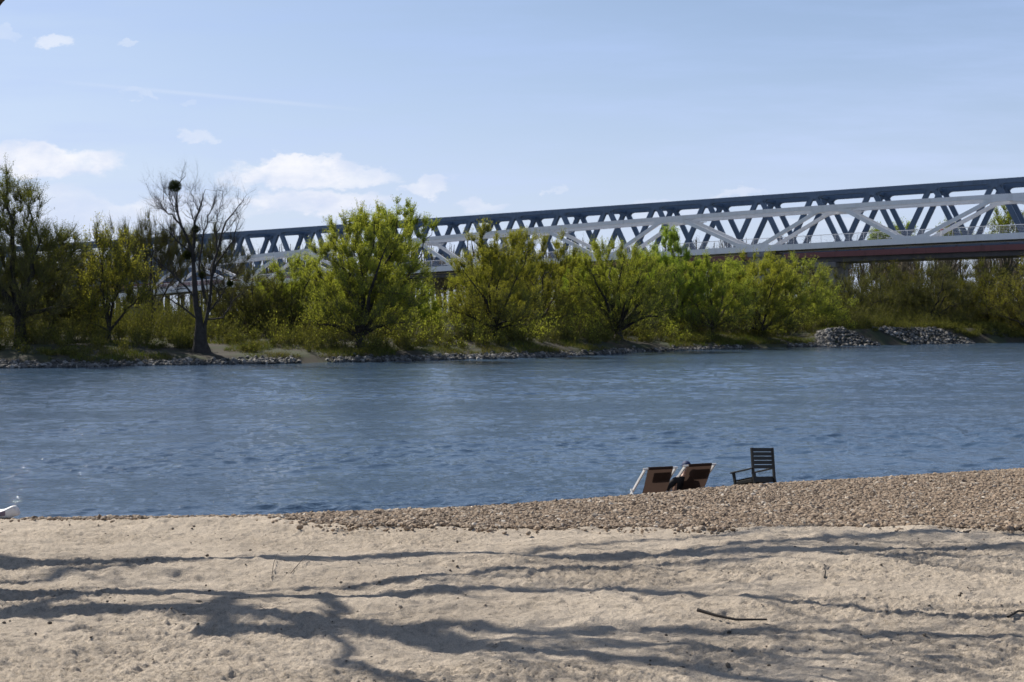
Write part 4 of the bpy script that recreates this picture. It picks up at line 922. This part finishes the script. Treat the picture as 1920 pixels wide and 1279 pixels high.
# ---------------------------------------------------------------- chairs
M['frame_white'] = simple('painted_white_wood', (.78, .77, .74), .5, .08, 6)
m, n, b = mat('brown_canvas'); M['canvas'] = m
tc = n.new('ShaderNodeTexCoord'); f = n.noise(tc.outputs['Object'], 8, 4, .6)
c = n.mix(f, (.060, .042, .034, 1), (.075, .052, .042, 1))
wv = n.new('ShaderNodeTexWave', wave_type='BANDS'); wv.inputs['Scale'].default_value = 160; n.l.new(tc.outputs['Object'], wv.inputs['Vector'])
c = n.mix(n.m('MULTIPLY', wv.outputs['Fac'], .2), c, (.10, .05, .035, 1))
df = n.new('ShaderNodeBsdfDiffuse'); tl = n.new('ShaderNodeBsdfTranslucent'); n.l.new(c, df.inputs[0]); n.l.new(c, tl.inputs[0])
ms = n.new('ShaderNodeMixShader'); ms.inputs[0].default_value = .38; n.l.new(df.outputs[0], ms.inputs[1]); n.l.new(tl.outputs[0], ms.inputs[2])
n.n.remove(b); n.l.new(ms.outputs[0], n.n['Material Output'].inputs[0])
M['pillow'] = simple('dark_pillow_cloth', (.02, .018, .018), .85, .2, 8)
M['dark_wood'] = simple('dark_green_wood', (.013, .013, .010), .6, .3, 5)
def deck_chair(loc, yaw, label):
    """local: +Y is forward, the sitter's way; backrest leans to -Y"""
    r = empty('deck_chair', loc, yaw); tag(r, label, 'deck chair', 'brown deck chairs at the water')
    hw = .315
    for sx in (-1, 1):
        mb = MB(); mb.beam((sx*hw, -.46, .93), (sx*hw, .55, .01), .028, .052); mb.build('frame_bar', M['frame_white'], r, bevel=.006)
        mb = MB(); mb.beam((sx*(hw-.035), .48, .30), (sx*(hw-.035), -.36, .02), .026, .05); mb.build('seat_bar', M['frame_white'], r, bevel=.006)
        mb = MB(); mb.beam((sx*(hw+.032), .07, .50), (sx*(hw+.032), -.40, .05), .024, .042); mb.build('strut', M['frame_white'], r, bevel=.006)
    for (y, z, h_) in ((-.455, .935, hw+.04), (.48, .31, hw), (-.37, .03, hw+.03), (.5, .05, hw)):
        mb = MB(); mb.tube(np.array([[-h_, y, z], [h_, y, z]]), np.array([.018, .018]), 8); mb.build('cross_rail', M['frame_white'], r)
    # canvas sling with sag
    kk = 26; s_ = np.linspace(0, 1, kk); a, bb, cc = np.array([-.47, .95]), np.array([-.02, -.14]), np.array([.50, .33])
    cur = np.array([(1-s)**2*a+2*s*(1-s)*bb+s*s*cc for s in s_]); V = []
    nx = 9
    for side in (0, 1):
        for i in range(kk):
            for j in range(nx):
                u_ = (j/(nx-1)*2-1); wd = .25+.012*math.cos(s_[i]*math.pi*2); sag = -.02*(1-u_*u_)*math.sin(s_[i]*math.pi)
                V.append((u_*wd, cur[i, 0], cur[i, 1]+sag-(.003 if side else 0)))
    V = np.array(V); Fi = []
    for i in range(kk-1):
        for j in range(nx-1):
            q = i*nx+j; Fi.append((q, q+1, q+nx+1, q+nx))
    o = mesh_np('canvas', V[:kk*nx], Fi, M['canvas'], r, smooth=True)
    mb = MB(); mb.tube(np.array([[-.25, -.458, .94], [.25, -.458, .94]]), np.array([.026, .026]), 10); mb.build('canvas_hem', M['canvas'], r)
    hd_ = np.array([cur[5, 0]-cur[1, 0], cur[5, 1]-cur[1, 1]]); hd_ /= np.linalg.norm(hd_); an_ = math.atan2(hd_[1], hd_[0])
    rot = np.array(Matrix.Rotation(an_, 3, 'X')); mb = MB(); c_ = cur[2]; mb.box(np.array([.055, c_[0]+.055, c_[1]-.0]), (.36, .21, .07), rot); mb.build('head_pillow', M['pillow'], r, bevel=.02)
    return r
def gz(x, y): return float(beach_z(np.array(x), np.array(y)))
d1 = deck_chair((img(1228, 24.0)-.10, 24.1, gz(img(1228, 24.0), 24.1)-.09), R(21), 'left deck chair, empty, with evenly lit brown canvas and a dark head pillow')
d2 = deck_chair((img(1299, 24.1)-.10, 24.2, gz(img(1299, 24.1), 24.2)-.12), R(24), 'right deck chair with brown canvas, blue cap showing above its top bar')

def wood_chair(loc, yaw, pitch, roll):
    r = empty('garden_chair', loc); r.rotation_euler = (0, 0, 0)
    r.matrix_world = Matrix.Translation(loc)@Matrix.Rotation(yaw, 4, 'Z')@Matrix.Rotation(pitch, 4, 'X')@Matrix.Rotation(roll, 4, 'Y')
    r.rotation_mode = 'XYZ'
    tag(r, 'dark slatted wooden armchair standing alone on the pebbles at the water', 'chair')
    w_, D_ = .28, .46
    B = lambda p0, p1, a, c, nm, up=(0, 1, 0): (lambda mb: (mb.beam(p0, p1, a, c, up), mb.build(nm, M['dark_wood'], r, bevel=.004)))(MB())
    for sx in (-1, 1):
        B((sx*w_, 0, 0), (sx*w_, -.02, .44), .045, .045, 'rear_leg'); B((sx*w_, -.02, .44), (sx*w_, -.10, .985), .045, .04, 'back_post')
        B((sx*w_, D_, 0), (sx*w_, D_-.01, .62), .045, .045, 'front_leg')
        B((sx*(w_+.012), -.05, .61), (sx*(w_+.012), D_+.05, .63), .055, .026, 'armrest', (0, 0, 1))
        B((sx*w_, .02, .40), (sx*w_, D_-.02, .42), .03, .06, 'side_rail', (0, 0, 1))
    for i in range(5):
        z = .635+i*.078; y = -.04-(z-.5)*.125
        B((-w_+.02, y, z), (w_-.02, y, z), .067, .018, 'back_slat', (0, 1, 0))
    B((-w_, 0, .40), (w_, 0, .40), .03, .09, 'rear_rail', (0, 0, 1)); B((-w_, D_-.01, .42), (w_, D_-.01, .42), .03, .06, 'front_rail', (0, 0, 1))
    for i in range(6):
        y = .03+i*.078; B((-w_-.0, y, .455+.02*i/6), (w_+.0, y, .455+.02*i/6), .062, .018, 'seat_slat', (0, 0, 1))
    return r
cx = img(1439, 23.6)
wc = wood_chair((cx, 23.6, gz(cx, 23.6)-.09), R(38), R(-17), R(4))

# ---------------------------------------------------------------- two people in the deck chairs
M['skin'] = simple('skin', (.50, .32, .24), .5, .08, 10)
M['black_cloth'] = simple('black_cloth', (.018, .018, .022), .85, .2, 8)
M['blue_cap'] = simple('blue_cap', (.015, .035, .11), .7, .15, 8)
M['dark_hair'] = simple('dark_hair', (.03, .022, .018), .6, .3, 30)
M['jeans'] = simple('jeans', (.04, .055, .10), .85, .2, 8)
M['shoe'] = simple('dark_shoe', (.03, .03, .03), .6, .2, 8)
def skinned(name, verts, edges, radii, mt, parent, root=0, sub=2):
    me = bpy.data.meshes.new(name); me.from_pydata([tuple(v) for v in verts], edges, []); me.materials.append(mt)
    o = bpy.data.objects.new(name, me); COL.objects.link(o); o.parent = parent
    md = o.modifiers.new('skin', 'SKIN'); md.use_smooth_shade = True
    for i, rr_ in enumerate(radii):
        sv = me.skin_vertices[0].data[i]; sv.radius = rr_ if isinstance(rr_, tuple) else (rr_, rr_); sv.use_root = (i == root)
    s2 = o.modifiers.new('subsurf', 'SUBSURF'); s2.levels = sub; s2.render_levels = sub
    return o
def sitter(loc, yaw, label, cap):
    r = empty('person', loc, yaw); tag(r, label, 'person')
    Vv = []; E = []; Rr = []
    def add(p, rad, par=None):
        Vv.append(p); Rr.append(rad)
        if par is not None: E.append((par, len(Vv)-1))
        return len(Vv)-1
    pel = add((0, .16, .27), (.16, .11)); wa = add((0, .02, .40), (.145, .10), pel); ch = add((0, -.14, .58), (.17, .11), wa)
    nb = add((0, -.22, .70), (.10, .075), ch); nk = add((0, -.245, .76), .055, nb); hd = add((0, -.24, .84), (.072, .085), nk); ht = add((0, -.245, .92), (.07, .08), hd)
    add((0, -.155, .835), .018, hd)   # nose
    for s in (-1, 1):
        sh = add((s*.17, -.19, .66), .06, ch); el = add((s*.27, .02, .46), .045, sh); wr = add((s*.16, .22, .44), .03, el)
        pa = add((s*.12, .28, .44), (.038, .018), wr)
        for k in range(4):
            f0 = add((s*(.12-.03+.018*k), .33, .445-.004*k), .010, pa); f1 = add((s*(.12-.035+.018*k), .365-.006*abs(k-1), .435-.005*k), .009, f0); add((s*(.12-.035+.018*k), .385-.006*abs(k-1), .415), .008, f1)
        t0 = add((s*.085, .285, .45), .011, pa); add((s*.065, .31, .445), .009, t0)
        hp = add((s*.10, .22, .28), .095, pel); kn = add((s*.13, .58, .44), .062, hp); an = add((s*.14, .84, .10), .04, kn); add((s*.15, .98, .06), .035, an)
    skinned('body', Vv, E, Rr, M['skin'], r)
    # jacket over torso and arms, trousers over the legs
    J = [(0, .14, .30), (0, .02, .41), (0, -.14, .58), (0, -.215, .69)]; JR = [(.17, .12), (.158, .112), (.185, .122), (.11, .085)]; JE = [(0, 1), (1, 2), (2, 3)]
    for s in (-1, 1):
        i0 = len(J); J += [(s*.17, -.19, .66), (s*.27, .02, .46), (s*.175, .19, .44)]; JR += [.072, .058, .044]; JE += [(2, i0), (i0, i0+1), (i0+1, i0+2)]
    skinned('jacket', J, JE, JR, M['black_cloth'], r)
    Tt = [(0, .16, .27)]; TR = [(.17, .12)]; TE = []
    for s in (-1, 1):
        i0 = len(Tt); Tt += [(s*.10, .22, .28), (s*.13, .58, .44), (s*.14, .81, .13)]; TR += [.105, .073, .055]; TE += [(0, i0), (i0, i0+1), (i0+1, i0+2)]
    skinned('trousers', Tt, TE, TR, M['jeans'], r)
    for s in (-1, 1): skinned('shoe', [(s*.14, .84, .06), (s*.145, .92, .045), (s*.15, 1.02, .04)], [(0, 1), (1, 2)], [.05, .045, .04], M['shoe'], r)
    # head covering
    v, f = ico(); import bmesh
    bm = bmesh.new(); bmesh.ops.create_icosphere(bm, subdivisions=3, radius=1)
    for q in bm.verts:
        q.co.x *= .088; q.co.y *= .102; q.co.z *= .10
    if cap: 
        bmesh.ops.delete(bm, geom=[q for q in bm.verts if q.co.z < -.015], context='VERTS')
    else:
        bmesh.ops.delete(bm, geom=[q for q in bm.verts if q.co.z < .0 and q.co.y > -.02], context='VERTS')
    me = bpy.data.meshes.new('cap' if cap else 'hair'); bm.to_mesh(me); bm.free()
    for p in me.polygons: p.use_smooth = True
    me.materials.append(M['blue_cap'] if cap else M['dark_hair']); o = bpy.data.objects.new('cap' if cap else 'hair', me); COL.objects.link(o); o.parent = r; o.location = (0, -.245, .895)
    if cap:
        a = np.linspace(0, math.pi, 11); top = [(.08*math.cos(t), .07+.085*math.sin(t), .0-.02*math.sin(t)) for t in a]
        mb = MB(); mb.prism(np.array(top), np.array([(p[0], p[1], p[2]-.006) for p in top])); o2 = mb.build('peak', M['blue_cap'], o)
    for s in (-1, 1):
        bm = bmesh.new(); bmesh.ops.create_uvsphere(bm, u_segments=10, v_segments=8, radius=.012); me = bpy.data.meshes.new('eye'); bm.to_mesh(me); bm.free(); me.materials.append(M['frame_white'])
        o = bpy.data.objects.new('eye', me); COL.objects.link(o); o.parent = r; o.location = (s*.032, -.165, .875)
    return r
def on_chair(ch, dx, dz=0):
    return ch.location+Matrix.Rotation(ch.rotation_euler[2], 3, 'Z')@Vector((dx, 0, dz))
#p1_ = sitter(on_chair(d1, .04, -.045), d1.rotation_euler[2], 'person with dark hair reclining in the left deck chair, seen from behind', False)
p2_ = sitter(on_chair(d2, -.16, .01), d2.rotation_euler[2], 'person in a blue cap and black jacket reclining in the right deck chair', True)

# ---------------------------------------------------------------- small boat drawn up at the left edge
m_b = simple('white_hull', (.72, .70, .68), .45, .1, 5); m_p = simple('purple_grey_side', (.16, .12, .17), .5, .15, 4)
by_ = 14.6
L = 3.0; xs = np.linspace(0, 1, 40)
bt = empty('kayak', (img(33, by_), by_, float(beach_base(np.array(-5.6), np.array(by_)))+.03)); tag(bt, 'blunt white bow of a small kayak resting on the sand at the left edge', 'kayak')
def hull(s):   # s: 0 bow .. 1 stern -> x, half width, rail height, keel height
    x = -L*s; w_ = .28*min(1, (math.sin(min(1, s*3.2+.03)*math.pi/2))**.7)*(1 if s < .7 else math.cos((s-.7)/.3*math.pi/2)**.6+.02)
    rail = .095+.052*math.exp(-((s-.012)/.032)**2)-.05*math.exp(-(s/.004)**2)+.06*math.exp(-((1-s)/.06)**2); keel = .0+.03*math.exp(-(s/.02)**2)
    if s > .0: pass
    return x, w_, rail, keel
S_ = np.concatenate([np.linspace(0, .08, 16), np.linspace(.09, 1, 24)])
prof = lambda lo, hi: None
def ring(s, z0, z1, k0, k1):
    x, w_, rl, kl = hull(s); out = []
    for a in np.linspace(k0, k1, 9):
        out.append((x, w_*math.cos(a), kl+(rl-kl)*(.5+.5*math.sin(a))))
    return out
V = []; kk = 20
for s in S_:
    x, w_, rl, kl = hull(s)
    for j in range(kk):
        a = 2*math.pi*j/kk; c_, s2_ = math.cos(a), math.sin(a)
        V.append((x+0.02*(1-abs(s2_))*(s < .01), w_*np.sign(c_)*abs(c_)**.6, kl+(rl-kl)*(.5+.5*np.sign(s2_)*abs(s2_)**.7)))
V = np.array(V); i = np.arange(len(S_)-1)[:, None]*kk; j = np.arange(kk)[None]; j2 = (j+1) % kk
Fi = np.stack([i+j, i+j2, i+kk+j2, i+kk+j], -1).reshape(-1, 4)
mb = MB(); mb.add(V, Fi); mb.F.setdefault(kk, []).append(np.array([list(range(kk))[::-1], list(range((len(S_)-1)*kk, len(S_)*kk))])); mb.build('hull', m_b, bt, smooth=True)
mb = MB()
for sgn in (-1, 1):
    top = []; bot = []
    for s in np.linspace(.034, .9, 24):
        x, w_, rl, kl = hull(s); top.append((x, sgn*(w_+.004), kl+(rl-kl)*.78)); bot.append((x, sgn*(w_+.004), kl+(rl-kl)*.36))
    q = np.array(top+bot[::-1]); q2 = q.copy(); q2[:, 1] -= sgn*.012
    n24 = 24; Vq = np.vstack([np.array(top), np.array(bot)]); ia = np.arange(n24-1); mb.add(Vq, np.stack([ia, ia+1, ia+1+n24, ia+n24], 1))
mb.build('side_panel', m_p, bt)
